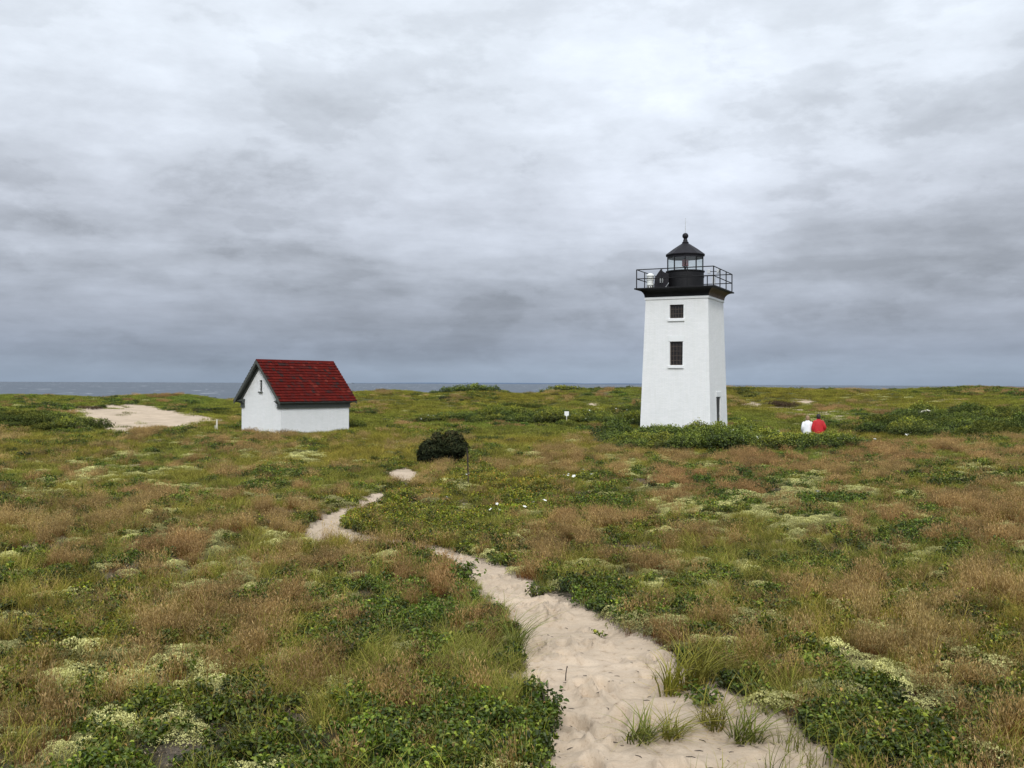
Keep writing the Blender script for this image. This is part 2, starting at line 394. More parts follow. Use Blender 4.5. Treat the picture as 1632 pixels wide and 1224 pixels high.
GREEN = [(0, (.07, .045, .016)), (.25, (.095, .105, .02)), (.7, (.185, .205, .034)), (.95, (.30, .28, .06)), (1, (.40, .31, .13))]
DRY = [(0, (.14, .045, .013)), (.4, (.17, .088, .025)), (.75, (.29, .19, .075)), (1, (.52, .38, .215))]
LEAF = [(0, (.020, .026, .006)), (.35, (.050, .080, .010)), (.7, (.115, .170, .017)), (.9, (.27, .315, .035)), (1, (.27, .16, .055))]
LICH = [(0, (.15, .145, .065)), (.5, (.36, .36, .15)), (1, (.56, .56, .25))]
DEAD = [(0, (.10, .075, .055)), (.6, (.24, .19, .145)), (1, (.40, .34, .26))]
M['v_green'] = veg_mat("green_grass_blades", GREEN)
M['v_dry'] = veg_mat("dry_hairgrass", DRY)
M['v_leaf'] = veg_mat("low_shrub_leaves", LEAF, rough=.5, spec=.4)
M['v_lich'] = veg_mat("reindeer_lichen", LICH, trans=.1, rough=.95, spec=.05)
M['v_dead'] = veg_mat("dead_plant_litter", DEAD, trans=.1)
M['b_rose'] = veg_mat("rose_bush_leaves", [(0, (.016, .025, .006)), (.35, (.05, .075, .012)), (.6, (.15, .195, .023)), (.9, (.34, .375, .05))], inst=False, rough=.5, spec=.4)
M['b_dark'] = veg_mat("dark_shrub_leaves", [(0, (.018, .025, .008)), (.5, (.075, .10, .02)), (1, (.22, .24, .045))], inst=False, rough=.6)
M['b_brown'] = veg_mat("brown_twiggy_shrub", [(0, (.045, .035, .022)), (.5, (.09, .07, .045)), (1, (.13, .12, .06))], inst=False, trans=.1)
M['b_juniper'] = veg_mat("dark_juniper_needles", [(0, (.006, .008, .004)), (.4, (.020, .027, .010)), (.75, (.055, .062, .022)), (1, (.13, .095, .04))], inst=False, trans=.05, rough=.8, spec=.2)
M['b_clump'] = veg_mat("beach_grass_blades", GREEN, inst=False)
M['b_sprig'] = veg_mat("bayberry_leaves", LEAF, inst=False, rough=.5, spec=.4)

def sea_mat():
    m, nt, b = new_mat("sea_water")
    g = nt.nodes.new('ShaderNodeNewGeometry')
    mp = nt.nodes.new('ShaderNodeMapping'); nt.links.new(g.outputs['Position'], mp.inputs[0]); mp.inputs['Scale'].default_value = (.08, .11, .1)
    n = noise(nt, mp.outputs[0], 1.0, 7, .6)
    mp2 = nt.nodes.new('ShaderNodeMapping'); nt.links.new(g.outputs['Position'], mp2.inputs[0]); mp2.inputs['Scale'].default_value = (.10, .022, .1)
    n2 = noise(nt, mp2.outputs[0], 1.0, 4, .62, .4)
    base = ramp(nt, n, [(.3, (.042, .060, .082)), (.7, (.105, .130, .158))])
    foam = ramp(nt, n2, [(.655, (0, 0, 0)), (.685, (1, 1, 1))])
    c = mixrgb(nt, foam, base, (.72, .75, .78))
    nt.links.new(c, b.inputs['Base Color']); b.inputs['Roughness'].default_value = .55; b.inputs['Specular IOR Level'].default_value = .22
    bp = nt.nodes.new('ShaderNodeBump'); bp.inputs['Strength'].default_value = .8; bp.inputs['Distance'].default_value = .8
    nt.links.new(n, bp.inputs['Height']); nt.links.new(bp.outputs[0], b.inputs['Normal'])
    return m
M['sea'] = sea_mat()
M['farland'] = simple("far_shore", (.11, .15, .21), .95, var=.05, scale=.001, spec=.0)

# ------------------------------------------------------------------ object helpers
def tag(o, label=None, cat=None, group=None, kind=None):
    if label: o['label'] = label
    if cat: o['category'] = cat
    if group: o['group'] = group
    if kind: o['kind'] = kind
    return o

def link(name, me, parent=None, mat=None):
    if mat is not None and not len(me.materials): me.materials.append(mat)
    o = bpy.data.objects.new(name, me); COL.objects.link(o)
    if parent is not None: o.parent = parent
    return o

def empty(name, loc, rz=0):
    o = bpy.data.objects.new(name, None); COL.objects.link(o); o.location = loc; o.rotation_euler = (0, 0, rz); o.empty_display_size = .2
    return o

class MB:
    def __init__(s): s.v = []; s.f = []; s.uv = []
    def add(s, vs, fs, uvs=None):
        o = len(s.v); s.v += [tuple(v) for v in vs]; s.f += [tuple(o + i for i in f) for f in fs]
        s.uv += uvs if uvs else [None] * len(fs)
        return s
    def box(s, c, d, R=None):
        vs = [Vector((x * d[0] / 2, y * d[1] / 2, z * d[2] / 2)) for x in (-1, 1) for y in (-1, 1) for z in (-1, 1)]
        if R is not None: vs = [R @ v for v in vs]
        vs = [v + Vector(c) for v in vs]
        return s.add(vs, [(0, 1, 3, 2), (4, 6, 7, 5), (0, 4, 5, 1), (2, 3, 7, 6), (0, 2, 6, 4), (1, 5, 7, 3)])
    def tube(s, pts, r, n=8, caps=True):
        pts = [Vector(p) for p in pts]; rr = r if isinstance(r, (list, tuple)) else [r] * len(pts); rings = []
        for i, p in enumerate(pts):
            t = (pts[min(i + 1, len(pts) - 1)] - pts[max(i - 1, 0)]).normalized()
            a = t.orthogonal().normalized() if i == 0 else (a - t * a.dot(t)).normalized()
            b = t.cross(a)
            rings.append([p + (a * math.cos(2 * math.pi * k / n) + b * math.sin(2 * math.pi * k / n)) * rr[i] for k in range(n)])
        vs = [v for R in rings for v in R]; fs = []
        for i in range(len(pts) - 1):
            for k in range(n):
                fs.append((i * n + k, i * n + (k + 1) % n, (i + 1) * n + (k + 1) % n, (i + 1) * n + k))
        if caps: fs += [tuple(reversed(range(n))), tuple(range((len(pts) - 1) * n, len(pts) * n))]
        return s.add(vs, fs)
    def lathe(s, prof, n=32, c=(0, 0, 0), ph=0.0, caps=True):
        vs = []; fs = []
        for (r, z) in prof:
            for k in range(n):
                t = 2 * math.pi * k / n + ph; vs.append((c[0] + r * math.cos(t), c[1] + r * math.sin(t), c[2] + z))
        for i in range(len(prof) - 1):
            for k in range(n): fs.append((i * n + k, i * n + (k + 1) % n, (i + 1) * n + (k + 1) % n, (i + 1) * n + k))
        if caps: fs += [tuple(reversed(range(n))), tuple(range((len(prof) - 1) * n, len(prof) * n))]
        return s.add(vs, fs)
    def mesh(s, name, mat=None, smooth=False, bevel=0):
        me = bpy.data.meshes.new(name); me.from_pydata(s.v, [], s.f)
        if any(u is not None for u in s.uv):
            l = me.uv_layers.new(name='UVMap'); k = 0
            for f, u in zip(me.polygons, s.uv):
                for j in range(f.loop_total):
                    l.data[f.loop_start + j].uv = u[j] if u else (0, 0)
        if smooth: me.polygons.foreach_set('use_smooth', [True] * len(me.polygons))
        if mat: me.materials.append(mat)
        me.update(); return me
    def build(s, name, mat, parent=None, smooth=False, bevel=0, autosmooth=False):
        o = link(name, s.mesh(name, mat, smooth), parent)
        if bevel:
            b = o.modifiers.new('bevel', 'BEVEL'); b.width = bevel; b.segments = 2; b.limit_method = 'ANGLE'
        return o

def np_mesh(name, v, f4, mat=None, attrs=None, smooth=False):
    """v (n,3), f4 (m,4) quads or (m,3) triangles"""
    me = bpy.data.meshes.new(name); k = f4.shape[1]
    me.vertices.add(len(v)); me.vertices.foreach_set('co', np.asarray(v, np.float32).ravel())
    me.loops.add(f4.size); me.loops.foreach_set('vertex_index', f4.astype(np.int32).ravel())
    me.polygons.add(len(f4)); me.polygons.foreach_set('loop_start', np.arange(len(f4), dtype=np.int32) * k)
    if smooth: me.polygons.foreach_set('use_smooth', np.ones(len(f4), bool))
    for an, (ty, arr) in (attrs or {}).items():
        at = me.attributes.new(an, ty, 'POINT')
        at.data.foreach_set({'FLOAT': 'value', 'FLOAT_COLOR': 'color', 'FLOAT_VECTOR': 'vector', 'INT': 'value'}[ty], np.asarray(arr).ravel())
    if mat: me.materials.append(mat)
    me.update(calc_edges=True); return me

# ------------------------------------------------------------------ vegetation type map (used by the soil colour and by the scatter)
# types: 0 green grass, 1 dry pinkish hairgrass, 2 low leafy shrubs, 3 lichen, 4 litter
REG = [  # type, u, v, ru, rv, weight  (photo coordinates of the patch of ground)
 (1, 250, 860, 340, 50, .18), (1, 480, 860, 90, 26, .6), (1, 690, 925, 90, 35, .7), (1, 1100, 1030, 70, 50, .75), (1, 1260, 1080, 110, 45, .8), (1, 1300, 738, 330, 20, .38), (1, 950, 740, 220, 18, .3),
 (1, 1550, 800, 150, 50, .12), (1, 1450, 1040, 160, 70, .32), (1, 1600, 960, 90, 60, .3), (1, 880, 880, 60, 26, .35), (1, 1050, 900, 90, 26, .3), (1, 150, 790, 200, 26, .2), (1, 80, 880, 90, 30, .25), (1, 330, 1010, 100, 30, .25), (1, 640, 1090, 90, 50, .4), (1, 1580, 1120, 90, 60, .3),
 (1, 760, 748, 60, 16, .3), (1, 1500, 722, 180, 16, .4), (1, 1080, 1095, 45, 30, .4),
 (2, 700, 830, 170, 40, .75), (2, 850, 800, 190, 26, .55), (2, 620, 825, 70, 24, .8), (2, 590, 945, 110, 40, .75), (2, 500, 990, 60, 40, .3), (2, 800, 1180, 110, 55, .95), (2, 640, 1190, 150, 40, .6), (2, 500, 1215, 200, 30, .7), (2, 250, 1215, 120, 20, .5), (2, 1260, 965, 130, 35, .7), (2, 1540, 870, 90, 30, .6),
 (2, 1440, 1150, 150, 60, .85), (2, 900, 925, 60, 28, .7), (2, 1000, 985, 70, 24, .7), (2, 1130, 1120, 60, 25, .2), (2, 1310, 1170, 60, 45, .7), (2, 1400, 765, 90, 14, .6), (2, 740, 930, 30, 22, .7), (2, 760, 860, 60, 25, .7), (2, 560, 820, 30, 14, .8), (2, 120, 1010, 90, 25, .3), (2, 60, 1150, 110, 40, .45), (2, 60, 710, 70, 8, .5), (2, 680, 1000, 60, 40, .25),
 (2, 1480, 1210, 200, 40, .7), (2, 1120, 870, 60, 20, .3), (2, 650, 740, 40, 12, .4),
 (3, 90, 748, 130, 10, .75), (3, 450, 728, 110, 12, .5), (3, 1140, 815, 110, 22, .8), (3, 1440, 915, 75, 38, .7), (3, 1500, 945, 60, 20, .5), (3, 455, 880, 30, 14, .8), (3, 120, 1000, 150, 50, .42), (3, 330, 1080, 200, 55, .5), (3, 200, 1150, 120, 30, .55), (3, 620, 1165, 30, 16, .9), (3, 100, 1080, 60, 25, .5), (3, 1340, 1115, 32, 15, .95), (3, 1100, 935, 60, 16, .5), (3, 350, 1035, 30, 10, .6),
 (3, 1310, 990, 90, 14, .4), (3, 840, 895, 30, 8, .5), (3, 1610, 770, 60, 20, .4), (3, 1300, 845, 80, 20, .3), (3, 260, 775, 60, 12, .2), (3, 420, 940, 60, 16, .25), (3, 560, 1115, 40, 22, .4),
 (4, 270, 1200, 95, 24, 1.5), (4, 420, 1140, 90, 26, .6), (4, 60, 1130, 70, 16, .5), (4, 200, 1105, 80, 10, .5), (4, 520, 1090, 50, 12, .4), (4, 1230, 1150, 70, 16, .3), (4, 1280, 1215, 100, 25, .4),
 (0, 300, 765, 300, 45, .3), (0, 400, 830, 160, 30, .2), (2, 1050, 708, 130, 12, .5), (0, 520, 770, 130, 36, .6), (0, 800, 690, 700, 40, .3), (0, 740, 990, 60, 60, .5), (0, 780, 1060, 60, 40, .2), (0, 1380, 850, 150, 25, .25), (2, 1180, 905, 120, 25, .35), (2, 1400, 1000, 80, 18, .3), (2, 1350, 890, 60, 16, .35), (1, 1210, 1060, 60, 30, .3), (0, 1560, 900, 80, 20, .3), (2, 950, 860, 60, 14, .4), (2, 330, 1110, 50, 12, .4), (2, 180, 1000, 60, 12, .4), (2, 420, 960, 60, 14, .35), (4, 1560, 1190, 60, 16, .4), (4, 140, 1120, 50, 12, .5), (4, 520, 1130, 50, 14, .5), (0, 1130, 1060, 60, 30, .3), (0, 1200, 870, 80, 20, .2), (0, 700, 870, 60, 18, .2),
]
def type_scores(X, Y, Z):
    u, v = proj(X, Y, Z)
    far = np.clip((Y - 20) / 60, 0, 1); sc = 1.0 / (1 + Y / 14)
    out = []
    base = [.54 + .42 * far, .335 - .03 * far, .455 - .17 * far, (.385 - .28 * far), .375 - .3 * far]
    for t in range(5):
        f1 = 7.0 * sc + .12; n = fbm(X * f1 + 13 * t, Y * f1 * .8 - 31 * t, 100 + 7 * t, 3)
        n2 = fbm(X * f1 * .3 + 3 * t, Y * f1 * .22 + 11 * t, 200 + 7 * t, 2)
        out.append(base[t] + (n - .5) * 1.35 + (n2 - .5) * 1.0)
    for (t, cu, cv, ru, rv, w) in REG:
        out[t] = out[t] + w * .5 * np.exp(-(((u - cu) / ru) ** 2 + ((v - cv) / rv) ** 2))
    return np.array(out)

# ------------------------------------------------------------------ ground, sand and path: one height field cut in three sheets
def build_ground():
    th = np.concatenate([np.linspace(-180, -46, 40)[:-1], np.linspace(-46, -33, 40)[:-1], np.linspace(-33, 33, 331)[:-1], np.linspace(33, 46, 40)[:-1], np.linspace(46, 180, 40)])
    rr = [.35]
    while rr[-1] < 420: rr.append(rr[-1] * (1.0048 if rr[-1] < 16 else 1.0075 if rr[-1] < 150 else 1.05) if rr[-1] > 3.6 else rr[-1] * 1.05)
    rr = np.array(rr); T, R = np.meshgrid(np.radians(th), rr)
    X = R * np.sin(T); Y = R * np.cos(T); Z = height(X, Y)
    Z0 = height(X, Y, False) * 0 + Z
    pm, sm = masks(X, Y, Z0)
    soft = pm.astype(float)
    for _ in range(5):
        P = np.pad(soft, 1, mode='edge'); soft = (P[1:-1, 1:-1] + P[:-2, 1:-1] + P[2:, 1:-1] + P[1:-1, :-2] + P[1:-1, 2:]) / 5
    for_sand = np.maximum(soft, sm.astype(float))
    for _ in range(9):
        P = np.pad(for_sand, 1, mode='edge'); for_sand = (P[1:-1, 1:-1] + P[:-2, 1:-1] + P[2:, 1:-1] + P[1:-1, :-2] + P[1:-1, 2:]) / 5
    soft_z = soft.copy()
    for _ in range(14):
        P = np.pad(soft_z, 1, mode='edge'); soft_z = (P[1:-1, 1:-1] * 1.5 + P[:-2, 1:-1] + P[2:, 1:-1] + P[1:-1, :-2] + P[1:-1, 2:]) / 5.5
    Z = Z - .06 * soft_z
    near = (Y < 24)
    Z = Z + soft * near * ((fbm(X * 2.4, Y * 2.4, 61, 3) - .5) * .11 + (fbm(X * 7.5, Y * 7.5, 67, 3) - .5) * .05)
    # footprints
    rg = np.random.default_rng(5); cnt = 0
    for k in range(620):
        y = rg.uniform(4.0, 13); x = rg.uniform(-3, 3.5)
        i = np.argmin(np.abs(rr - math.hypot(x, y))); j = np.argmin(np.abs(np.radians(th) - math.atan2(x, y)))
        if soft[i, j] < .97: continue
        a = rg.normal(-.25, .45); L = rg.uniform(.10, .15); W = rg.uniform(.045, .065); dp = rg.uniform(.03, .075)
        i0, i1 = max(0, i - 40), i + 40; j0, j1 = max(0, j - 60), j + 60
        dx = X[i0:i1, j0:j1] - x; dy = Y[i0:i1, j0:j1] - y
        p = (dx * math.cos(a) + dy * -math.sin(a)) / W; q = (dx * math.sin(a) + dy * math.cos(a)) / L
        d = np.sqrt(p * p + q * q)
        Z[i0:i1, j0:j1] += (-dp * np.clip(1.1 - d, 0, 1) ** .7 + dp * .55 * np.exp(-((d - 1.35) / .3) ** 2))
    n, m = R.shape
    idx = np.arange(n * m).reshape(n, m)
    q = np.stack([idx[:-1, :-1], idx[:-1, 1:], idx[1:, 1:], idx[1:, :-1]], -1).reshape(-1, 4)[:, ::-1]
    # soil colour from what grows there
    S = type_scores(X, Y, Z); w = np.exp((S - S.max(0)) * 7); w /= w.sum(0)
    cols = np.array([(.055, .048, .018), (.08, .05, .024), (.035, .035, .014), (.20, .19, .11), (.17, .14, .11)])
    c = np.tensordot(w, cols, (0, 0))
    far = np.clip((Y - 30) / 60, 0, 1)[..., None]
    c = c * (1 - .6 * far) + np.array([.10, .115, .034]) * .6 * far
    beach = (Z < -5.0)[..., None]
    c = np.where(beach, np.array([.5, .42, .32]), c)
    col = np.concatenate([c, np.ones(c.shape[:2] + (1,))], -1).reshape(-1, 4)
    V = np.stack([X, Y, Z], -1).reshape(-1, 3)
    pf = pm.reshape(-1)[q].sum(1) >= 3; sf = (sm.reshape(-1)[q].sum(1) >= 3) & ~pf
    for name, sel, mat in (("ground", ~pf & ~sf, M['ground']), ("path", pf, M['sand']), ("sand", sf, M['sand'])):
        fq = q[sel]; used, inv = np.unique(fq.ravel(), return_inverse=True)
        me = np_mesh(name, V[used], inv.reshape(-1, 4), mat, {'gcol': ('FLOAT_COLOR', col[used]), 'sandy': ('FLOAT', for_sand.reshape(-1)[used])}, smooth=True)
        tag(link(name, me), kind='structure')
    return th, rr, Z, soft
TH, RR, ZG, SOFT = build_ground()

def surf(X, Y):
    """height of the built sheets and how much of the path is there"""
    X = np.asarray(X, float); Y = np.asarray(Y, float)
    t = np.degrees(np.arctan2(X, Y)); r = np.hypot(X, Y)
    j = np.clip(np.searchsorted(TH, t) - 1, 0, len(TH) - 2); i = np.clip(np.searchsorted(RR, r) - 1, 0, len(RR) - 2)
    a = np.clip((t - TH[j]) / (TH[j + 1] - TH[j]), 0, 1); b = np.clip((r - RR[i]) / (RR[i + 1] - RR[i]), 0, 1)
    f = lambda A: (A[i, j] * (1 - a) + A[i, j + 1] * a) * (1 - b) + (A[i + 1, j] * (1 - a) + A[i + 1, j + 1] * a) * b
    return f(ZG), f(SOFT)
def sz(x, y): return float(surf(np.array([x]), np.array([y]))[0][0])

def build_sea():
    m = MB(); n = 96; rings = [60, 400, 2500, 12000, 40000]
    vs = [(r * math.sin(2 * math.pi * k / n), r * math.cos(2 * math.pi * k / n), SEA) for r in rings for k in range(n)]
    fs = [(i * n + k, (i + 1) * n + k, (i + 1) * n + (k + 1) % n, i * n + (k + 1) % n) for i in range(len(rings) - 1) for k in range(n)]
    m.add(vs, fs); tag(m.build("sea", M['sea']), kind='structure')
    # faint low shore across the bay
    m = MB(); vs = []; N = 60
    for i in range(N + 1):
        u = 560 + 560 * i / N; t = (u - 816) / F; Y = 21000
        h = (7 + 26 * (1 - abs(2 * i / N - 1)) ** .6) * (.7 + .6 * vnoise(np.array([i * .35]), np.array([0.]), 4)[0])
        vs += [(t * Y, Y, SEA - 2), (t * Y, Y + 500, SEA + h), (t * (Y + 2500), Y + 2500, SEA + h), (t * (Y + 3000), Y + 3000, SEA - 2)]
    fs = [(4 * i + k, 4 * i + 4 + k, 4 * i + 5 + k, 4 * i + 1 + k) for i in range(N) for k in range(3)]
    m.add(vs, fs); tag(m.build("distant_shore_terrain", M['farland']), kind='structure')
build_sea()

# ------------------------------------------------------------------ lighthouse
def panel_face(mb, P, u0, u1, z0, z1, holes, depth, inward):
    """P(u,z)->point on the wall; rectangular holes [(ua,ub,za,zb)] with reveals going inward"""
    us = sorted({u0, u1, *[h[0] for h in holes], *[h[1] for h in holes]}); zs = sorted({z0, z1, *[h[2] for h in holes], *[h[3] for h in holes]})
    lo = lambda z: (z1 - z) / (z1 - z0)
    for a, b in zip(us, us[1:]):
        for c, d in zip(zs, zs[1:]):
            if any(a >= h[0] - 1e-6 and b <= h[1] + 1e-6 and c >= h[2] - 1e-6 and d <= h[3] + 1e-6 for h in holes): continue
            mb.add([P(a, c), P(b, c), P(b, d), P(a, d)], [(0, 1, 2, 3)], [[(a, c), (b, c), (b, d), (a, d)]])
    iv = Vector(inward)
    for (a, b, c, d) in holes:
        for (p, q) in (((a, c), (b, c)), ((b, c), (b, d)), ((b, d), (a, d)), ((a, d), (a, c))):
            A, B = P(*p), P(*q)
            mb.add([A, B, B + iv * depth, A + iv * depth], [(0, 3, 2, 1)], [[p, p, q, q]])

LH = (10.745, 60.0); LR = -.449
def build_lighthouse():
    zb = -3.5
    root = empty('lighthouse', (LH[0], LH[1], 0), LR)
    tag(root, 'square white brick lighthouse tower with black railed gallery and lantern, rising from green bushes', 'lighthouse')
    zt = 5.30
    h = lambda z: 1.926 + (5.285 - z) * .031
    front = lambda u, z: Vector((u if abs(u) < 3 else math.copysign(h(z), u), -h(z), z))
    right = lambda u, z: Vector((h(z), u if abs(u) < 3 else math.copysign(h(z), u), z))
    left = lambda u, z: Vector((-h(z), -u if abs(u) < 3 else -math.copysign(h(z), u), z))
    back = lambda u, z: Vector((-u if abs(u) < 3 else -math.copysign(h(z), u), h(z), z))
    m = MB()
    panel_face(m, front, -9, 9, zb, zt, [(-.41, .45, 4.0, 4.83), (-.37, .43, 1.16, 2.59)], .22, (0, 1, 0))
    panel_face(m, right, -9, 9, zb, zt, [(-.52, .48, -2.85, -.76)], .42, (-1, 0, 0))
    panel_face(m, left, -9, 9, zb, zt, [], .2, (1, 0, 0)); panel_face(m, back, -9, 9, zb, zt, [], .2, (0, -1, 0))
    # fix the texture coordinates at the outer edges (9 stands for the corner)
    m.uv = [[(max(-2.1, min(2.1, u)), z) for (u, z) in q] for q in m.uv]
    w = m.build('tower_wall', M['brick'], root)
    # narrow white band under the cornice
    b = MB(); hb = h(5.2) + .035
    b.lathe([(hb * math.sqrt(2), 5.16), (hb * math.sqrt(2) + .02, 5.18), (hb * math.sqrt(2) + .02, 5.31)], 4, ph=math.pi / 4)
    b.build('brick_band', M['white'], root)
    # windows with lintel, sill, frame, bars and glass
    def win(u0, u1, z0, z1, nu, nz, lintel, name='window'):
        y = -h((z0 + z1) / 2) + .17
        g = MB(); g.box(((u0 + u1) / 2, y + .03, (z0 + z1) / 2), (u1 - u0 - .004, .02, z1 - z0 - .004)); f = g.build(name, M['winglass'], root)
        r = MB(); t = .045
        r.box(((u0 + u1) / 2, y, z0 + t / 2 + .001), (u1 - u0 - .004, .05, t)); r.box(((u0 + u1) / 2, y, z1 - t / 2 - .001), (u1 - u0 - .004, .05, t))
        r.box((u0 + t / 2 + .002, y, (z0 + z1) / 2), (t, .05, z1 - z0 - 2 * t - .004)); r.box((u1 - t / 2 - .002, y, (z0 + z1) / 2), (t, .05, z1 - z0 - 2 * t - .004))
        r.build('frame', M['muntin'], f)
        k = MB()
        for i in range(1, nu): k.box((u0 + (u1 - u0) * i / nu, y - .004, (z0 + z1) / 2), (.022, .03, z1 - z0 - .1))
        for i in range(1, nz): k.box(((u0 + u1) / 2, y - .008, z0 + (z1 - z0) * i / nz), (u1 - u0 - .1, .032, .024))
        k.build('glazing_bars', M['muntin'], f)
        s = MB(); s.box(((u0 + u1) / 2, -h(z0) + .04, z0 - .10), (u1 - u0 + .16, .26, .17)); s.build('sill', M['white'], f, bevel=.012)
        if lintel:
            s = MB(); a = (u1 - u0) / 2 + .08; c = (u0 + u1) / 2; z2 = z1 + .32
            vs = [(c - a, 0, z1 + .01), (c + a, 0, z1 + .01), (c + a + .07, 0, z2), (c - a - .07, 0, z2)]
            F_ = [(x, -h(z) - .022, z) for x, _, z in vs]; B_ = [(x, -h(z) + .10, z) for x, _, z in vs]
            s.add(F_ + B_, [(0, 1, 2, 3), (7, 6, 5, 4), (0, 4, 5, 1), (1, 5, 6, 2), (2, 6, 7, 3), (3, 7, 4, 0)]); s.build('lintel', M['brick'], f)
    win(-.41, .45, 4.0, 4.83, 5, 3, False); win(-.37, .43, 1.16, 2.59, 4, 5, True)
    d = MB(); x = h(-1.8) - .10; d.box((x, -.02, -1.805), (.05, .99, 2.08))
    for zc in (-1.35, -2.3): d.box((x + .027, -.02, zc), (.012, .7, .7))
    dd = d.build('door', M['door'], root, bevel=.006)
    d = MB(); d.tube([(x + .05, .33, -1.85), (x + .05, .33, -1.7)], .014); d.build('handle', M['greybox'], dd)
    s = MB(); s.box((h(-.6) - .02, -.02, -.585), (.12, 1.25, .3)); s.build('lintel', M['brick'], dd)
    # cavetto cornice
    m = MB(); q = math.sqrt(2); pr = [(1.965, 5.312)]
    for i in range(11):
        t = i / 10 * math.pi / 2; pr.append((1.985 + .45 * (1 - math.cos(t)), 5.335 + .44 * math.sin(t)))
    m.lathe([(r * q, z) for r, z in pr], 4, ph=math.pi / 4, caps=False)
    o = m.build('cornice', M['black'], root); o.data.materials.append(M['soffit_lit'])
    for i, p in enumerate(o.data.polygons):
        if p.normal.x > .25 and abs(p.normal.y) < .3: p.material_index = 1  # right side only gets the painted brown reflection
    m = MB(); m.box((0, 0, 5.822), (4.98, 4.98, .085)); m.build('gallery_deck', M['black'], root, bevel=.01)
    # railing
    m = MB(); R_ = 2.37
    cs = [(-R_, -R_), (R_, -R_), (R_, R_), (-R_, R_)]; PST = MB()
    for i in range(4):
        (x0, y0), (x1, y1) = cs[i], cs[(i + 1) % 4]
        for z in (6.99, 6.43): m.tube([(x0, y0, z), (x1, y1, z)], .03, 8)
        for k in range(3):
            t = k / 3; p = MB(); p.tube([(x0 + (x1 - x0) * t, y0 + (y1 - y0) * t, 5.86), (x0 + (x1 - x0) * t, y0 + (y1 - y0) * t, 7.0)], .034, 8)
            p.build('railing_post', M['black'], root)
    m.build('handrail', M['black'], root)
    # watch room drum, lantern, roof
    ph = math.pi / 2 * -1 - LR - math.atan2(LH[0], LH[1])     # one glazing bar faces the path
    m = MB(); m.lathe([(1.2, 5.866), (1.2, 5.93), (1.14, 5.95), (1.14, 6.62), (1.165, 6.63), (1.165, 6.7), (1.14, 6.71), (1.14, 6.95), (1.2, 6.97), (1.2, 7.035), (1.1, 7.045)], 48)
    m.build('watch_room', M['black'], root, smooth=False)
    m = MB()
    for k in range(10):
        t = ph + k * math.pi / 5; c, s = math.cos(t), math.sin(t)
        m = MB(); m.tube([(1.13 * c, 1.13 * s, 7.045), (1.13 * c, 1.13 * s, 7.86)], .036, 6); m.build('glazing_bar', M['black'], root)
    g = MB()
    for k in range(10):
        a, b = ph + k * math.pi / 5, ph + (k + 1) * math.pi / 5; c = (a + b) / 2; r = 1.12 * math.cos(math.pi / 10)
        g.box((r * math.cos(c), r * math.sin(c), 7.445), (.008, 2 * 1.12 * math.sin(math.pi / 10) - .07, .79), Matrix.Rotation(c, 3, 'Z'))
    g.build('lantern_glass', M['pane'], root)
    m = MB(); m.lathe([(1.11, 7.84), (1.165, 7.845), (1.165, 8.05), (1.1, 8.06)], 10, ph=ph); m.build('lantern_band', M['roofblack'], root)
    m = MB(); m.lathe([(1.0, 8.02), (1.25, 8.0), (1.25, 8.05), (.75, 8.42), (.2, 8.78), (.19, 8.86)], 10, ph=ph)
    rf = m.build('lantern_roof', M['roofblack'], root)
    m = MB(); m.lathe([(.2, 8.78), (.21, 8.84), (.15, 8.88), (.13, 9.0), (.1, 9.05), (.11, 9.08)] + [(.19 * math.sin(t), 9.24 - .19 * math.cos(t)) for t in [x * math.pi / 10 for x in range(3, 10)]], 20)
    m.build('ventilator_ball', M['roofblack'], root, smooth=True)
    m = MB(); m.tube([(0, 0, 9.4), (0, 0, 10.0), (0, 0, 10.36)], [.024, .02, .014], 6); m.build('lightning_rod', M['greybox'], root)
    # beacon on a pedestal
    m = MB(); m.lathe([(.1, 7.1), (.07, 7.14), (.07, 7.3), (.14, 7.33), (.2, 7.36)], 16); pd = m.build('beacon_pedestal', M['black'], root)
    m = MB(); m.lathe([(.2, 7.36), (.215, 7.39), (.2, 7.42), (.205, 7.68), (.215, 7.71), (.2, 7.75), (.08, 7.78), (.07, 7.83)], 20); m.build('beacon_lens', M['red_lens'], pd)
    # hatch house beside the drum
    m = MB(); Rm = Matrix.Rotation(.32, 3, 'Z')
    pr = [(-.40, 0), (.5, 0), (.5, .90), (.2, 1.02), (.0, 1.2), (-.34, .70)]
    n = len(pr); vs = [Rm @ Vector((x, y, z)) + Vector((-1.25, -1.12, 5.868)) for y in (-.42, .5) for x, z in pr]
    m.add(vs, [tuple(range(n)), tuple(reversed(range(n, 2 * n)))] + [(i, n + i, n + (i + 1) % n, (i + 1) % n) for i in range(n)])
    hh = m.build('hatch_house', M['roofblack'], root, bevel=.015)
    m = MB(); m.box(Rm @ Vector((.05, -.46, .5)) + Vector((-1.25, -1.12, 5.868)), (.2, .07, .3), Rm); m.build('junction_box', M['trimgrey'], hh)
    m = MB(); m.tube([Rm @ Vector(p) + Vector((-1.25, -1.12, 5.868)) for p in ((.2, -.5, .05), (.32, -.5, .1), (.5, -.52, .36))], .016, 6); m.build('brace', M['greybox'], hh)
    # fog signal
    t = empty('fog_signal', (LH[0], LH[1], 0), LR)
    tag(t, 'white stacked drum fog signal standing at the left end of the lighthouse gallery', 'fog signal')
    c = (-2.0, -.80, 5.867)
    m = MB(); m.lathe([(.22, 0), (.23, .03), (.23, .08), (.2, .085), (.2, .3), (.24, .31), (.24, .36), (.205, .38), (.205, .62), (.24, .63), (.25, .7), (.2, .74), (.21, .86), (.25, .87), (.25, .92), (.2, 1.0), (.1, 1.05), (.05, 1.06)], 24, c=c)
    m.build('casing', M['plastic'], t)
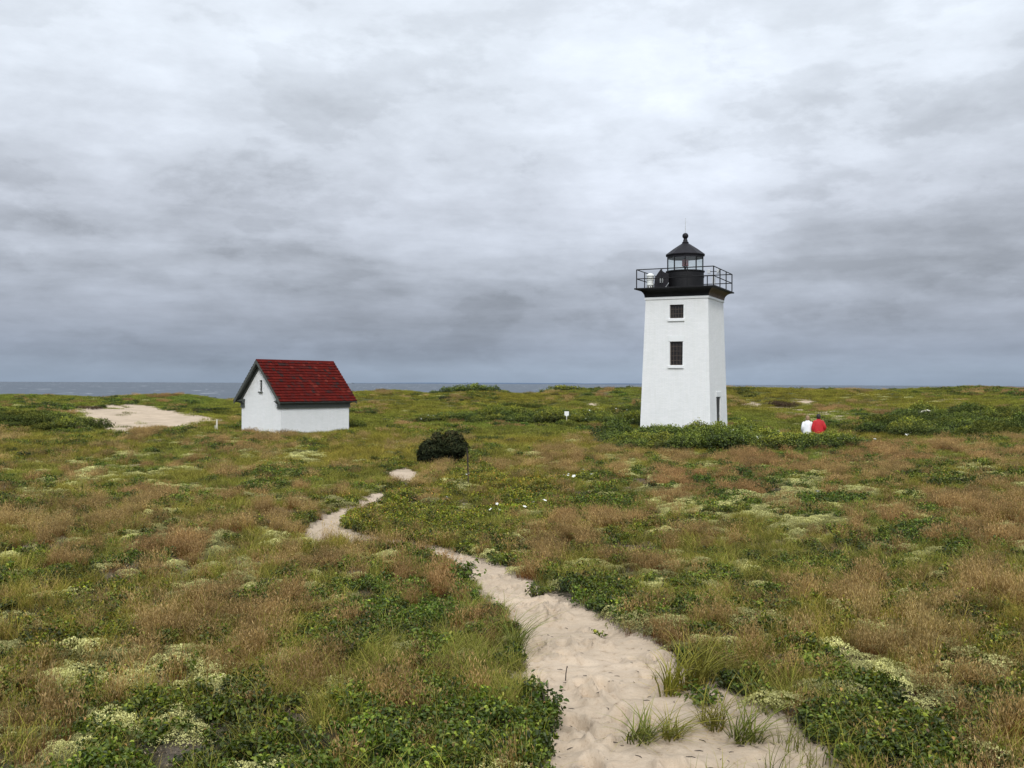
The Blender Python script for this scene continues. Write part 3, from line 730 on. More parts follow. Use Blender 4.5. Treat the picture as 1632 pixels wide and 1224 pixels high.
    for k in range(10):
        a = k * math.pi / 5; s = MB(); s.box((c[0] + .2 * math.cos(a), c[1] + .2 * math.sin(a), c[2] + .2), (.03, .06, .12), Matrix.Rotation(a, 3, 'Z')); s.build('sound_slot', M['slot'], t)
    # sensor post
    t = empty('sensor_mast', (LH[0], LH[1], 0), LR)
    tag(t, 'thin mast with two small grey boxes by the right rail of the lighthouse gallery', 'sensor mast')
    c = Vector((1.95, -.7, 5.867))
    m = MB(); m.tube([c, c + Vector((0, 0, 1.15))], .03, 8); m.tube([c + Vector((-.3, 0, 1.0)), c + Vector((.3, 0, 1.0))], .02, 6); m.build('mast', M['black'], t)
    for dx in (-.3, .3):
        m = MB(); m.box(c + Vector((dx, 0, 1.0)), (.2, .12, .26)); m.build('sensor_box', M['greybox'], t, bevel=.015)
    m = MB(); m.box(c + Vector((.02, -.02, .45)), (.18, .14, .42)); m.build('battery_case', M['greybox'], t, bevel=.01)
build_lighthouse()

# ------------------------------------------------------------------ brick oil house
def build_house():
    X, Y, rot, hw, hl, zt, zr, ov, ovg, ze = -13.876, 62., .886, 2.007, 2.702, -1.57, 1.412, .30, .376, -1.117
    root = empty('oil_house', (X, Y, 0), rot)
    tag(root, 'small white brick house with steep red shingle roof and dark trim in the grass', 'house')
    zb = -3.8; m = MB()
    def quad(a, b, c, d, uv): m.add([a, b, c, d], [(0, 1, 2, 3)], [uv])
    zw = ze - .02
    slope = (zr - ze) / (hw + ov)          # roof plane
    zi = zr - .10 - slope * hw             # wall top under the roof at the eaves
    za = zr - .10
    for s in (-1, 1):
        quad((-hl * s, s * -hw, zb), (hl * s, s * -hw, zb), (hl * s, s * -hw, zi), (-hl * s, s * -hw, zi), [(-hl, zb), (hl, zb), (hl, zi), (-hl, zi)])
    # gable walls; the front one has a slot
    fr = lambda u, z: Vector((-hl, -u, z)); bk = lambda u, z: Vector((hl, u, z))
    for Pf, slot in ((fr, (-.115, .115, -.55, .15)), (bk, None)):
        z1 = zi
        if slot: panel_face(m, Pf, -hw, hw, zb, z1, [], .1, (1, 0, 0))
        else: panel_face(m, Pf, -hw, hw, zb, z1, [], .1, (-1, 0, 0))
        if slot:
            a, b, c, d = slot; wz = lambda u: za - slope * abs(u)
            uL = -(za - c) / slope
            P4 = [(-hw, z1), (a, z1), (a, c), (-(za - c) / slope, c)]
            def pg(pts): m.add([Pf(*p) for p in pts], [tuple(range(len(pts)))], [list(pts)])
            pg([(-hw, z1), (a, z1), (a, wz(a))]); pg([(b, z1), (hw, z1), (b, wz(b))])
            pg([(a, z1), (b, z1), (b, c), (a, c)]); pg([(a, d), (b, d), (b, wz(b)), (0, za), (a, wz(a))])
            iv = Vector((1, 0, 0)) * .15
            for (p, q) in (((a, c), (b, c)), ((b, c), (b, d)), ((b, d), (a, d)), ((a, d), (a, c))):
                A, B = Pf(*p), Pf(*q); m.add([A, B, B + iv, A + iv], [(0, 3, 2, 1)], [[p, q, q, p]])
            s = MB(); s.box((-hl + .12, 0, (c + d) / 2), (.03, b - a - .004, d - c)); sl = s.build('gable_vent', M['slot'], root)
            s = MB()
            for k in range(6): s.box((-hl + .06, 0, c + .06 + k * (d - c - .08) / 5.5), (.07, b - a - .01, .02), Matrix.Rotation(.5, 3, 'Y'))
            s.build('louvre', M['trim'], sl)
            s = MB(); s.box((-hl - .02, 0, c - .045), (.16, .36, .08)); s.build('sill', M['trim'], sl)
        else:
            m.add([Pf(-hw, z1), Pf(hw, z1), Pf(0, za)], [(0, 1, 2)], [[(-hw, z1), (hw, z1), (0, za)]])
    m.build('wall', M['brick'], root)
    # roof deck
    L = hl + ovg
    for s in (-1, 1):
        d = MB(); e = hw + ov
        top = [(-L, 0, zr - .035), (L, 0, zr - .035), (L, s * e, ze - .035), (-L, s * e, ze - .035)]
        bot = [(x, y, z - .09) for x, y, z in top]
        d.add(top + bot, [(0, 1, 2, 3) if s < 0 else (3, 2, 1, 0), (7, 6, 5, 4) if s < 0 else (4, 5, 6, 7), (0, 4, 5, 1), (1, 5, 6, 2), (2, 6, 7, 3), (3, 7, 4, 0)])
        d.build('roof_deck', M['trim'], root)
        # shingle courses
        rg = np.random.default_rng(11 + s); n = 15; SL = math.hypot(e, zr - ze) + .05
        vs = []; fs = []; var = []
        T = Vector((0, s * e, ze - zr)).normalized(); N = Vector((0, s * (zr - ze), e)).normalized()
        for k in range(n):
            a0 = SL * k / n - .03; a1 = SL * (k + 1) / n + .012; x = -L - .01; j = 0
            while x < L + .01:
                w = rg.uniform(.17, .30); x2 = min(x + w, L + .01); j += 1
                if L + .01 - x2 < .08: x2 = L + .01
                a1j = a1 + rg.uniform(-.012, .016); v_ = float(np.clip(rg.normal(.55, .22) - (.35 if rg.random() < .14 else 0), 0, 1))
                th0, th1 = .004, .05 + rg.uniform(0, .01)
                p0 = Vector((0, 0, zr)); g = .004
                q = [p0 + T * a0 + N * th0, p0 + T * a0 + N * th0, p0 + T * a1j + N * th1, p0 + T * a1j + N * th1, p0 + T * a1j + N * (th1 - .046), p0 + T * a1j + N * (th1 - .046)]
                xs = [x + g, x2 - g, x2 - g, x + g, x + g, x2 - g]
                o = len(vs); vs += [(xx, p.y, p.z) for xx, p in zip(xs, q)]; var += [v_] * 6
                fs += [(o, o + 1, o + 2, o + 3), (o + 3, o + 2, o + 5, o + 4)]
                x = x2
        me = bpy.data.meshes.new('roof'); me.from_pydata(vs, [], fs); at = me.attributes.new('var', 'FLOAT', 'POINT'); at.data.foreach_set('value', var); me.update()
        me.materials.append(M['shingle']); link('roof', me, root)
    r = MB()
    for s in (-1, 1):
        r.add([(-L - .01, 0, zr + .05), (L + .01, 0, zr + .05), (L + .01, s * .13, zr + .05 - .13 * slope), (-L - .01, s * .13, zr + .05 - .13 * slope),
               (-L - .01, 0, zr + .02), (L + .01, 0, zr + .02), (L + .01, s * .13, zr + .02 - .13 * slope), (-L - .01, s * .13, zr + .02 - .13 * slope)], [(0, 1, 2, 3), (3, 2, 6, 7), (0, 3, 7, 4), (1, 5, 6, 2)])
    me = r.mesh('ridge_cap', M['shingle']); at = me.attributes.new('var', 'FLOAT', 'POINT'); at.data.foreach_set('value', [.5] * len(me.vertices)); link('ridge_cap', me, root)
    # rake boards, eaves cornice and its returns
    for gx in (-1, 1):
        for s in (-1, 1):
            b = MB(); e = hw + ov + .015
            for (x0, x1, dz0, dz1) in ((L - .03, L + .012, -.01, .23), (hl + .012, hl + .07, .10, .36)):
                P = [(0, zr - dz0), (s * e, ze - .0 - dz0), (s * e, ze - dz1), (0, zr - dz1)]
                if x0 < L - .1: P = [(0, zr - dz0), (s * (hw + .06), zr - dz0 - slope * (hw + .06)), (s * (hw + .06), zr - dz1 - slope * (hw + .06)), (0, zr - dz1)]
                vs = [(gx * x, y, z) for x in (x0, x1) for y, z in P]
                b.add(vs, [(0, 1, 2, 3), (7, 6, 5, 4), (0, 4, 5, 1), (1, 5, 6, 2), (2, 6, 7, 3), (3, 7, 4, 0)])
            b.build('rake_board', M['trim'], root)
    for s in (-1, 1):
        b = MB()
        for (z0, z1, pr) in ((zt, zt + .06, .09), (zt + .06, zt + .27, .05), (zt + .27, zt + .32, .12), (zt + .32, zt + .40, .19), (zt + .40, ze - .03, ov - .01)):
            b.box((0, s * (hw + pr / 2), (z0 + z1) / 2), (2 * (hl + pr), pr, z1 - z0))
            for gx in (-1, 1): b.box((gx * (hl + pr / 2), s * (hw - .17), (z0 + z1) / 2), (pr, .339, z1 - z0))
        b.build('eaves_cornice', M['trim'], root)
        for gx in (-1, 1):
            c = MB(); y0, y1 = s * (hw - .37), s * (hw + ov - .02); z = ze - .028
            c.add([(gx * (hl + .001), y0, z), (gx * (hl + .3), y0, z), (gx * (hl + .3), y1, z), (gx * (hl + .001), y1, z), (gx * (hl + .001), y0 + s * .02, z + .12), (gx * (hl + .001), y1, z + .12)],
                  [(0, 1, 2, 3), (1, 4, 5, 2), (0, 4, 1), (2, 5, 3), (0, 3, 5, 4)]); c.build('cornice_cap', M['trim'], root)
build_house()

# ------------------------------------------------------------------ plant geometry (numpy)
def cat(parts):
    vs, fs, ts, rs = [], [], [], []; o = 0
    for v, f, t, r in parts:
        vs.append(v); fs.append(f + o); ts.append(t); rs.append(r); o += len(v)
    return np.concatenate(vs), np.concatenate(fs), np.concatenate(ts), np.concatenate(rs)

def g_blades(rg, n, h, spread, lean, w, seg=3, t0=0.0, t1=1.0, wind=.0, droop=.0):
    a = rg.uniform(0, 2 * np.pi, n); r0 = spread * np.sqrt(rg.random(n)); b = rg.uniform(0, 2 * np.pi, n)
    base = np.stack([r0 * np.cos(b), r0 * np.sin(b), np.full(n, -.02)], -1)
    H = h * rg.uniform(.5, 1.1, n); ln = lean * rg.uniform(.3, 1.3, n); wd = w * rg.uniform(.7, 1.2, n)
    D = np.stack([np.cos(a) + wind, np.sin(a), np.zeros(n)], -1); fa = a + rg.uniform(-.8, .8, n) + np.pi / 2
    S = np.stack([np.cos(fa), np.sin(fa), np.zeros(n)], -1)
    rows = []; tone = []
    for k in range(seg + 1):
        t = k / seg; p = base + D * (ln * H * t ** 1.8)[:, None] + np.array([0, 0, 1.]) * (H * (t - droop * t ** 3))[:, None]
        ww = (wd * (1 - t) ** .6 * .5 + (.0004 if k == seg else 0))[:, None]
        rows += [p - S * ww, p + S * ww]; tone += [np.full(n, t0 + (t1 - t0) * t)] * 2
    m = 2 * (seg + 1); V = np.stack(rows, 1).reshape(-1, 3); T = np.stack(tone, 1).ravel()
    o = (np.arange(n) * m)[:, None]
    f = np.concatenate([o + np.array([[2 * k, 2 * k + 1, 2 * k + 3, 2 * k + 2]]) for k in range(seg)], 0)
    tip = rows[-1]; R = np.repeat(rg.random(n), m)
    return (V, f, T, R), (base, D, ln, H, droop)

def g_seeds(rg, info, per, size, sp, tone=(.72, .95)):
    base, D, ln, H, droop = info; n = len(H); N = n * per
    i = np.repeat(np.arange(n), per); t = rg.uniform(.72, 1.06, N)
    p = base[i] + D[i] * (ln[i] * H[i] * t ** 1.8)[:, None] + np.array([0, 0, 1.]) * (H[i] * (t - droop * t ** 3))[:, None]
    p = p + rg.normal(0, sp, (N, 3)) * (1.3 - t)[:, None] * 2
    dr = D[i] * (ln[i] * 1.4)[:, None] + np.array([0, 0, 1.]) + rg.normal(0, .35, (N, 3))
    return g_specks(rg, p, size, tone, 4.5, dr)

def g_specks(rg, p, size, tone, aspect=2.0, direction=None):
    N = len(p); a = rg.normal(0, 1, (N, 3)) if direction is None else direction; a = a / np.linalg.norm(a, axis=1)[:, None]; a /= np.linalg.norm(a, axis=1)[:, None]; b = rg.normal(0, 1, (N, 3)); b = np.cross(a, b); b /= np.linalg.norm(b, axis=1)[:, None]
    s = (size * rg.uniform(.6, 1.3, N))[:, None]; V = np.stack([p - a * s * aspect * .5, p + b * s * .5, p + a * s * aspect * .5, p - b * s * .5], 1).reshape(-1, 3)
    f = (np.arange(N) * 4)[:, None] + np.array([[0, 1, 2, 3]])
    T = np.repeat(rg.uniform(tone[0], tone[1], N), 4); R = np.repeat(rg.random(N), 4)
    return V, f, T, R

def g_leaves(rg, p, nrm, L, W, tone):
    """folded leaves, centre p, roughly facing nrm"""
    N = len(p); nrm = nrm + rg.normal(0, .55, (N, 3)); nrm /= np.linalg.norm(nrm, axis=1)[:, None]
    a = rg.normal(0, 1, (N, 3)); a -= nrm * (a * nrm).sum(1)[:, None]; a /= np.linalg.norm(a, axis=1)[:, None]; b = np.cross(nrm, a)
    l = (L * rg.uniform(.65, 1.25, N))[:, None]; w = (W * rg.uniform(.7, 1.2, N))[:, None]; fo = nrm * w * .32
    P = [p - a * l * .5, p - a * l * .12 + b * w * .5 + fo, p + a * l * .28 + b * w * .36 + fo, p + a * l * .5 - nrm * l * .08, p + a * l * .28 - b * w * .36 + fo, p - a * l * .12 - b * w * .5 + fo]
    V = np.stack(P, 1).reshape(-1, 3); o = (np.arange(N) * 6)[:, None]
    f = np.concatenate([o + np.array([[0, 1, 2, 3]]), o + np.array([[0, 3, 4, 5]])], 0)
    return V, f, np.repeat(tone, 6), np.repeat(rg.random(N), 6)

def g_shrub(rg, n, R, H, L, W, lumps=9, gap=.35, stems=True):
    """leafy mass made of several uneven clumps; leaves sit in sprays at stem ends"""
    c = []; 
    for i in range(lumps):
        a = rg.uniform(0, 2 * np.pi); r = R * .72 * math.sqrt(rg.random()); k = 1 - (r / R) ** 2 * .6
        c.append((r * math.cos(a), r * math.sin(a), H * rg.uniform(.28, .58) * k, R * rg.uniform(.28, .46), H * rg.uniform(.32, .5) * k))
    c = np.array(c); ns = max(8, n // 9); i = rg.integers(0, lumps, ns)
    d = rg.normal(0, 1, (ns, 3)); d[:, 2] = np.abs(d[:, 2]) * 1.1 - .25; d /= np.linalg.norm(d, axis=1)[:, None]
    rr = rg.uniform(.72, 1.12, ns) ** 1.0
    s = np.stack([c[i, 0] + d[:, 0] * c[i, 3] * rr, c[i, 1] + d[:, 1] * c[i, 3] * rr, c[i, 2] + d[:, 2] * c[i, 4] * rr], -1); s[:, 2] = np.maximum(s[:, 2], .01)
    keep = fbm(s[:, 0] / R * 3 + 5, s[:, 1] / R * 3 + s[:, 2] * 4 / H, int(rg.integers(1000)), 2) > gap * .75
    s = s[keep]; d = d[keep]; ns = len(s); per = 9; j = np.repeat(np.arange(ns), per)
    off = rg.normal(0, 1, (len(j), 3)) * L * .75; p = s[j] + off; nr = d[j] * .6 + np.array([0, 0, .55])
    tone = np.clip(.10 + .62 * (p[:, 2] / H) + rg.normal(0, .13, len(j)) + np.repeat(rg.normal(0, .1, ns), per), 0, 1)  # tone climbs with height: lit tops and shaded lower leaves painted in
    parts = [g_leaves(rg, p, nr, L, W, tone)]
    return cat(parts)

def g_stems(rg, n, R, H, w):
    g, _ = g_blades(rg, n, H * .8, R * .15, R / H * .9, w, 2, 0, .3); return g

def g_lichen(rg, R, H, n, size):
    a = rg.uniform(0, 2 * np.pi, n); r = np.sqrt(rg.random(n)); q = r * (1 + .25 * np.sin(a * 3 + rg.uniform(0, 6)) + .12 * np.sin(a * 7))
    x = R * q * np.cos(a); y = R * q * np.sin(a); z = H * np.sqrt(np.clip(1 - r * r, 0, 1)) * (.75 + .5 * vnoise(x / R * 5 + 9, y / R * 5, int(rg.integers(99)))) * rg.uniform(.85, 1.05, n)
    p = np.stack([x, y, z], -1); t = np.clip(.35 + .75 * (z / H) * rg.uniform(.6, 1, n), 0, 1)
    V, f, T, Rr = g_specks(rg, p, size, (0, 1), 1.4); return V, f, np.repeat(t, 4), Rr

TPL = {}
def make_templates():
    rg = np.random.default_rng(21)
    def put(kind, lod, gens, mat):
        c = bpy.data.collections.new("plant_templates_%s_%d" % (kind, lod))
        for k, g in enumerate(gens):
            V, f, T, R = g
            me = np_mesh("tuft", V, f, mat, {'tone': ('FLOAT', T), 'var': ('FLOAT', R)})
            c.objects.link(bpy.data.objects.new("tuft_%02d" % k, me))
        TPL[(kind, lod)] = (c, len(gens))
    # lod 0 near, 1 middle, 2 far
    P = [(.085, 1.0), (.22, 2.2), (.62, 5.5)]
    for lod, (R, k) in enumerate(P):
        gs = []
        for i in range(7):
            n = (46, 80, 120)[lod]
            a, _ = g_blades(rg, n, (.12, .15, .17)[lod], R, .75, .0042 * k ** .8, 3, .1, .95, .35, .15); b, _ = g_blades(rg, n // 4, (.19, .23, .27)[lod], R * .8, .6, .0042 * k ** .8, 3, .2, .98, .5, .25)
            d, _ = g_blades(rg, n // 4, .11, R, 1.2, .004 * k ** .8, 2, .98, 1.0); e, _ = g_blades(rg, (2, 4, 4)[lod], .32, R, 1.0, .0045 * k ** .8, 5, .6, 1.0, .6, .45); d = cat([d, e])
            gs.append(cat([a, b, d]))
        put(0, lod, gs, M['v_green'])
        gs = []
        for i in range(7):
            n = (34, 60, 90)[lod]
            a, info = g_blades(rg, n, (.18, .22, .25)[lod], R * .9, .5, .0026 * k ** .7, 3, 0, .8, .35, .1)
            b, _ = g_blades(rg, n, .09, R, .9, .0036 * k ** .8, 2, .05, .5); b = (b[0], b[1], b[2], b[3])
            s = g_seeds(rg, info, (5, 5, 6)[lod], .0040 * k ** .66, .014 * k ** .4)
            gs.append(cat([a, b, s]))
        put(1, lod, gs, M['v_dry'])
        gs = []
        for i in range(7):
            n = (150, 260, 320)[lod]; L = (.026, .042, .08)[lod]
            g = g_shrub(rg, n, R * 1.15, (.10, .17, .26)[lod], L, L * .66, (5, 8, 10)[lod], .2)
            st = g_stems(rg, (14, 18, 12)[lod], R, .13, .004 * k)
            b, _ = g_blades(rg, (16, 22, 26)[lod], (.15, .20, .25)[lod], R, .6, .003 * k ** .8, 3, .75, 1.0, .4, .15)
            gs.append(cat([g, (st[0], st[1], st[2] * 0 + .97, st[3]), b]))
        put(2, lod, gs, M['v_leaf'])
        gs = []
        for i in range(6):
            gs.append(g_lichen(rg, R * (1.35, 1.15, .9)[lod], (.048, .07, .09)[lod], (1300, 1100, 500)[lod], (.0058, .013, .036)[lod]))
        put(3, lod, gs, M['v_lich'])
        gs = []
        for i in range(5):
            a, _ = g_blades(rg, (40, 60, 60)[lod], .07, R * 1.1, 2.2, .0035 * k ** .8, 2, .2, 1.0, 0, .6)
            c_ = g_specks(rg, np.stack([rg.normal(0, R * .6, 70), rg.normal(0, R * .6, 70), rg.uniform(0, .02, 70)], -1), .011 * k ** .7, (0, .9))
            gs.append(cat([a, c_]))
        put(4, lod, gs, M['v_dead'])
make_templates()

def gn_stuff(name, pts, rot, scl, idx, tint, coll, kind='stuff'):
    me = bpy.data.meshes.new(name); me.vertices.add(len(pts)); me.vertices.foreach_set('co', np.asarray(pts, np.float32).ravel())
    for an, ty, arr, key in (('rot', 'FLOAT_VECTOR', rot, 'vector'), ('scl', 'FLOAT_VECTOR', scl, 'vector'), ('idx', 'INT', idx, 'value'), ('tint', 'FLOAT_COLOR', tint, 'color')):
        at = me.attributes.new(an, ty, 'POINT'); at.data.foreach_set(key, np.asarray(arr, np.int32 if ty == 'INT' else np.float32).ravel())
    o = link(name, me); tag(o, kind=kind)
    ng = bpy.data.node_groups.new(name, 'GeometryNodeTree')
    ng.interface.new_socket('Geometry', in_out='INPUT', socket_type='NodeSocketGeometry'); ng.interface.new_socket('Geometry', in_out='OUTPUT', socket_type='NodeSocketGeometry')
    gi = ng.nodes.new('NodeGroupInput'); go = ng.nodes.new('NodeGroupOutput')
    ci = ng.nodes.new('GeometryNodeCollectionInfo'); ci.inputs[0].default_value = coll; ci.inputs[1].default_value = True; ci.inputs[2].default_value = True
    ip = ng.nodes.new('GeometryNodeInstanceOnPoints'); ip.inputs['Pick Instance'].default_value = True
    def attr(nm, ty):
        a = ng.nodes.new('GeometryNodeInputNamedAttribute'); a.data_type = ty; a.inputs[0].default_value = nm; return a.outputs[0]
    l = ng.links.new
    l(gi.outputs[0], ip.inputs['Points']); l(ci.outputs[0], ip.inputs['Instance']); l(attr('idx', 'INT'), ip.inputs['Instance Index'])
    e2r = ng.nodes.new('FunctionNodeEulerToRotation'); l(attr('rot', 'FLOAT_VECTOR'), e2r.inputs[0]); l(e2r.outputs[0], ip.inputs['Rotation'])
    l(attr('scl', 'FLOAT_VECTOR'), ip.inputs['Scale']); l(ip.outputs[0], go.inputs[0])
    md = o.modifiers.new('scatter', 'NODES'); md.node_group = ng
    return o

HOUSE_CLEAR = [(LH[0], LH[1], LR, 2.3, 2.3), (-13.876, 62., .886, 2.8, 2.1)]
def scatter():
    rg = np.random.default_rng(99); tn = math.tan(rad(37))
    bands = [(2.6, 9, 260, 0), (9, 19, 105, 0), (19, 34, 27, 1), (34, 58, 11, 1), (58, 95, 3.6, 2), (95, 131, 2.4, 2)]
    A = {k: [[], [], []] for k in range(5)}
    names = ["grass", "dry_grass", "ground_cover", "lichen", "dead_plant_litter"]
    acc = {}
    for (y0, y1, dens, lod) in bands:
        n = int(dens * (y1 * y1 - y0 * y0) * tn) + 200
        Y = np.sqrt(rg.uniform(y0 * y0, y1 * y1, n)); X = rg.uniform(-1, 1, n) * (tn * Y + 1.3)
        if y0 < 3:
            pass
        Z, soft = surf(X, Y)
        pm, sm = masks(X, Y, Z)
        S = type_scores(X, Y, Z) + rg.gumbel(0, .13, (5, n)); ty = S.argmax(0)
        edge = fbm(X * 4, Y * 4, 301, 2)
        keep = ~(soft > .42 + .6 * (edge - .5))
        u0, _v0 = proj(X, Y, Z); keep &= ~(sm & (rg.random(n) > np.where(u0 > 400, .5, .03))); keep &= ~(pm & (Y > 9) & (rg.random(n) > .05) & (Y < 18))
        keep &= ~(pm & (rg.random(n) > np.where(Y > 13, .30, .05)))
        for (cx, cy, rz, hx, hy) in HOUSE_CLEAR:
            lx = (X - cx) * math.cos(rz) + (Y - cy) * math.sin(rz); ly = -(X - cx) * math.sin(rz) + (Y - cy) * math.cos(rz)
            keep &= ~((np.abs(lx) < hx + .05) & (np.abs(ly) < hy + .05))
        keep &= ~((fbm(X * 3.1 + 40, Y * 3.1, 411, 3) < .36) & (Y < 19) & (ty != 3) & (rg.random(n) < .75))
        uu, vv = proj(X, Y, Z); bare = np.zeros(n, bool)
        for (cu, cv, ru, rv) in ((265, 1200, 95, 20), (430, 1148, 60, 11), (110, 1138, 45, 9), (345, 1122, 40, 7), (1265, 1140, 40, 8)):
            bare |= ((uu - cu) / ru) ** 2 + ((vv - cv) / rv) ** 2 < 1 + 1.6 * (edge - .5)
        keep &= ~(bare & (rg.random(n) < .93))
        # litter does not need every point
        keep &= ~((ty == 4) & (rg.random(n) > .5)); keep &= ~((ty == 3) & (rg.random(n) > (.6 if lod == 0 else .8)))
        X, Y, Z, ty, soft, pm, sm = (q[keep] for q in (X, Y, Z, ty, soft, pm, sm)); n = len(X)
        u, v = proj(X, Y, Z)
        big = fbm(X / (3 + Y / 12), Y / (3 + Y / 12), 55, 3); mid = fbm(X * 1.3, Y * 1.3, 57, 2)
        for t in range(5):
            k = ty == t; m = int(k.sum())
            if not m: continue
            b = big[k][:, None]; md_ = mid[k][:, None]; rnd = rg.random((m, 1)); yy = Y[k][:, None]
            far = np.clip((yy - 25) / 60, 0, 1)
            br = (.48 + .78 * rnd + .6 * (md_ - .5)) * (1.05 if t == 3 else .98)
            if t == 0: tint = np.concatenate([1.05 + .6 * (b - .5) + .05 * far, 1.0 + .12 * far, .95 + 0 * b], 1)
            elif t == 1: tint = np.concatenate([1.0 + 0 * b, .98 + .35 * (b - .5), .98 + .2 * (b - .5)], 1)
            elif t == 2: tint = np.concatenate([1.0 + .9 * (b - .5), 1.0 + .2 * (b - .5), .95 + 0 * b], 1)
            else: tint = np.ones((m, 3)) * (.92 + .3 * (b - .5))
            # yellow-green bayberry in the middle distance
            if t == 2:
                yg = np.exp(-(((u[k] - 790) / 260) ** 2 + ((v[k] - 815) / 55) ** 2))[:, None]
                tint = tint * (1 + yg * np.array([.65, .32, .0]))
            tint = tint * br * np.array([1.03, 1.0, 1.0 if t == 3 else .88])
            sc = rg.uniform(.75, 1.25, (m, 1)) * np.array([[1, 1, 1]]) * (1 - .35 * (soft[k][:, None] > .1))
            sc = sc * np.array([[1, 1, 1.]]); sc[:, 2] *= rg.uniform(.8, 1.25, m)
            if t == 3: sc *= rg.uniform(.5, 1.5, (m, 1))
            if lod == 0: sc *= np.clip(.82 + Y[k][:, None] / 45, .8, 1.2)
            if lod == 1: sc *= np.clip(.85 + (Y[k][:, None] - 19) / 70, .8, 1.3)
            if t == 1: sc[:, 2] *= .8 + .9 * mid[k]
            if t in (0,): sc[:, 2] *= .7 + .7 * big[k]
            rot = np.stack([rg.normal(0, .10, m), rg.normal(.0, .10, m), rg.uniform(0, 6.283, m)], -1)
            acc.setdefault((t, lod), []).append((np.stack([X[k], Y[k], Z[k] - .004], -1), rot, sc, np.concatenate([tint, np.ones((m, 1))], 1)))
    tot = 0
    for (t, lod), L in sorted(acc.items()):
        P, R, S_, T = (np.concatenate([q[i] for q in L]) for i in range(4)); c, nt_ = TPL[(t, lod)]; tot += len(P)
        gn_stuff(names[t], P, R, S_, rg.integers(0, nt_, len(P)), T, c)
    print("instances", tot)
scatter()

# ------------------------------------------------------------------ shrubs, each one a thing
def shrub_kind(name, mats, seeds, n, R, H, L, W, lumps, fl=0, gap=.3, stemn=26):
    """makes a few prototypes: [foliage mesh, stem mesh, flower mesh or None]"""
    out = []
    for s in seeds:
        rg = np.random.default_rng(s)
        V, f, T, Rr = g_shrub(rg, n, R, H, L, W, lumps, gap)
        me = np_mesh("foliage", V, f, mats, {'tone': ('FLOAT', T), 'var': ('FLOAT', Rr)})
        st, _ = g_blades(rg, stemn, H * .8, R * .25, R / H * .8, .02, 3, 0, .2)
        ms = np_mesh("stem", st[0], st[1], M['bark'])
        spots = []
        if fl:
            k = np.argsort(-T + rg.random(len(T)) * .8)[:4000]; k = rg.choice(k, fl, replace=False)
            spots = [V[i] + (V[i] / (np.linalg.norm(V[i]) + 1e-6)) * .05 for i in k]
        out.append((me, ms, spots))
    return out

def flower_mesh(r=.045):
    m = MB(); vs = [(0, 0, 0)]; fs = []
    for k in range(5):
        a = k * 2 * math.pi / 5; b0, b1 = a - .52, a + .52; o = len(vs)
        vs += [(r * .75 * math.cos(b0), r * .75 * math.sin(b0), r * .3), (r * 1.1 * math.cos(a), r * 1.1 * math.sin(a), r * .35), (r * .75 * math.cos(b1), r * .75 * math.sin(b1), r * .3)]
        fs.append((0, o, o + 1, o + 2))
    m.add(vs, fs); m.lathe([(.001, .02 * r / .045), (r * .2, .012 * r / .045), (r * .16, .0)], 6)
    return m.mesh('flower', M['petal'])
FLOWER = flower_mesh(.055)

KINDS = {
 'rose': shrub_kind('rose', M['b_rose'], (1, 2, 3, 4, 5), 4600, 1.2, .95, .072, .048, 13),
 'roseflower': shrub_kind('rose', M['b_rose'], (6, 7), 4600, 1.2, .95, .072, .048, 13, fl=7),
 'dark': shrub_kind('dark', M['b_dark'], (8, 9, 10), 3800, 1.3, .75, .065, .042, 14),
 'brown': shrub_kind('brown', M['b_brown'], (11, 12), 2200, 1.2, .7, .07, .03, 12),
 'crest': shrub_kind('crest', M['b_rose'], (13, 14, 15), 1500, 2.6, 1.25, .22, .14, 14),
 'crestdark': shrub_kind('crestdark', M['b_dark'], (16, 17), 1500, 2.6, .9, .2, .12, 14),
 'small': shrub_kind('small', M['b_rose'], (18,), 900, .34, .42, .055, .036, 8, fl=4),
}
def shrub(kind, name, x, y, label, cat_, group=None, s=1.0, sz_=1.0, rot=None, sink=.03, rg=np.random.default_rng(3), z=None):
    P = KINDS[kind]; me, ms, spots = P[int(rg.integers(len(P)))]
    z = sz(x, y) - sink if z is None else z
    o = link(name, me); o.location = (x, y, z); o.rotation_euler = (0, 0, rg.uniform(0, 6.28) if rot is None else rot); o.scale = (s, s, s * sz_)
    tag(o, label, cat_, group)
    link('stems', ms, o)
    for p in spots:
        f = link('flower', FLOWER, o); f.location = p; f.rotation_euler = (rg.uniform(-.7, .9), rg.uniform(-.5, .5), rg.uniform(0, 6)); q = rg.uniform(.9, 1.3); f.scale = (q, q, q)
    return o

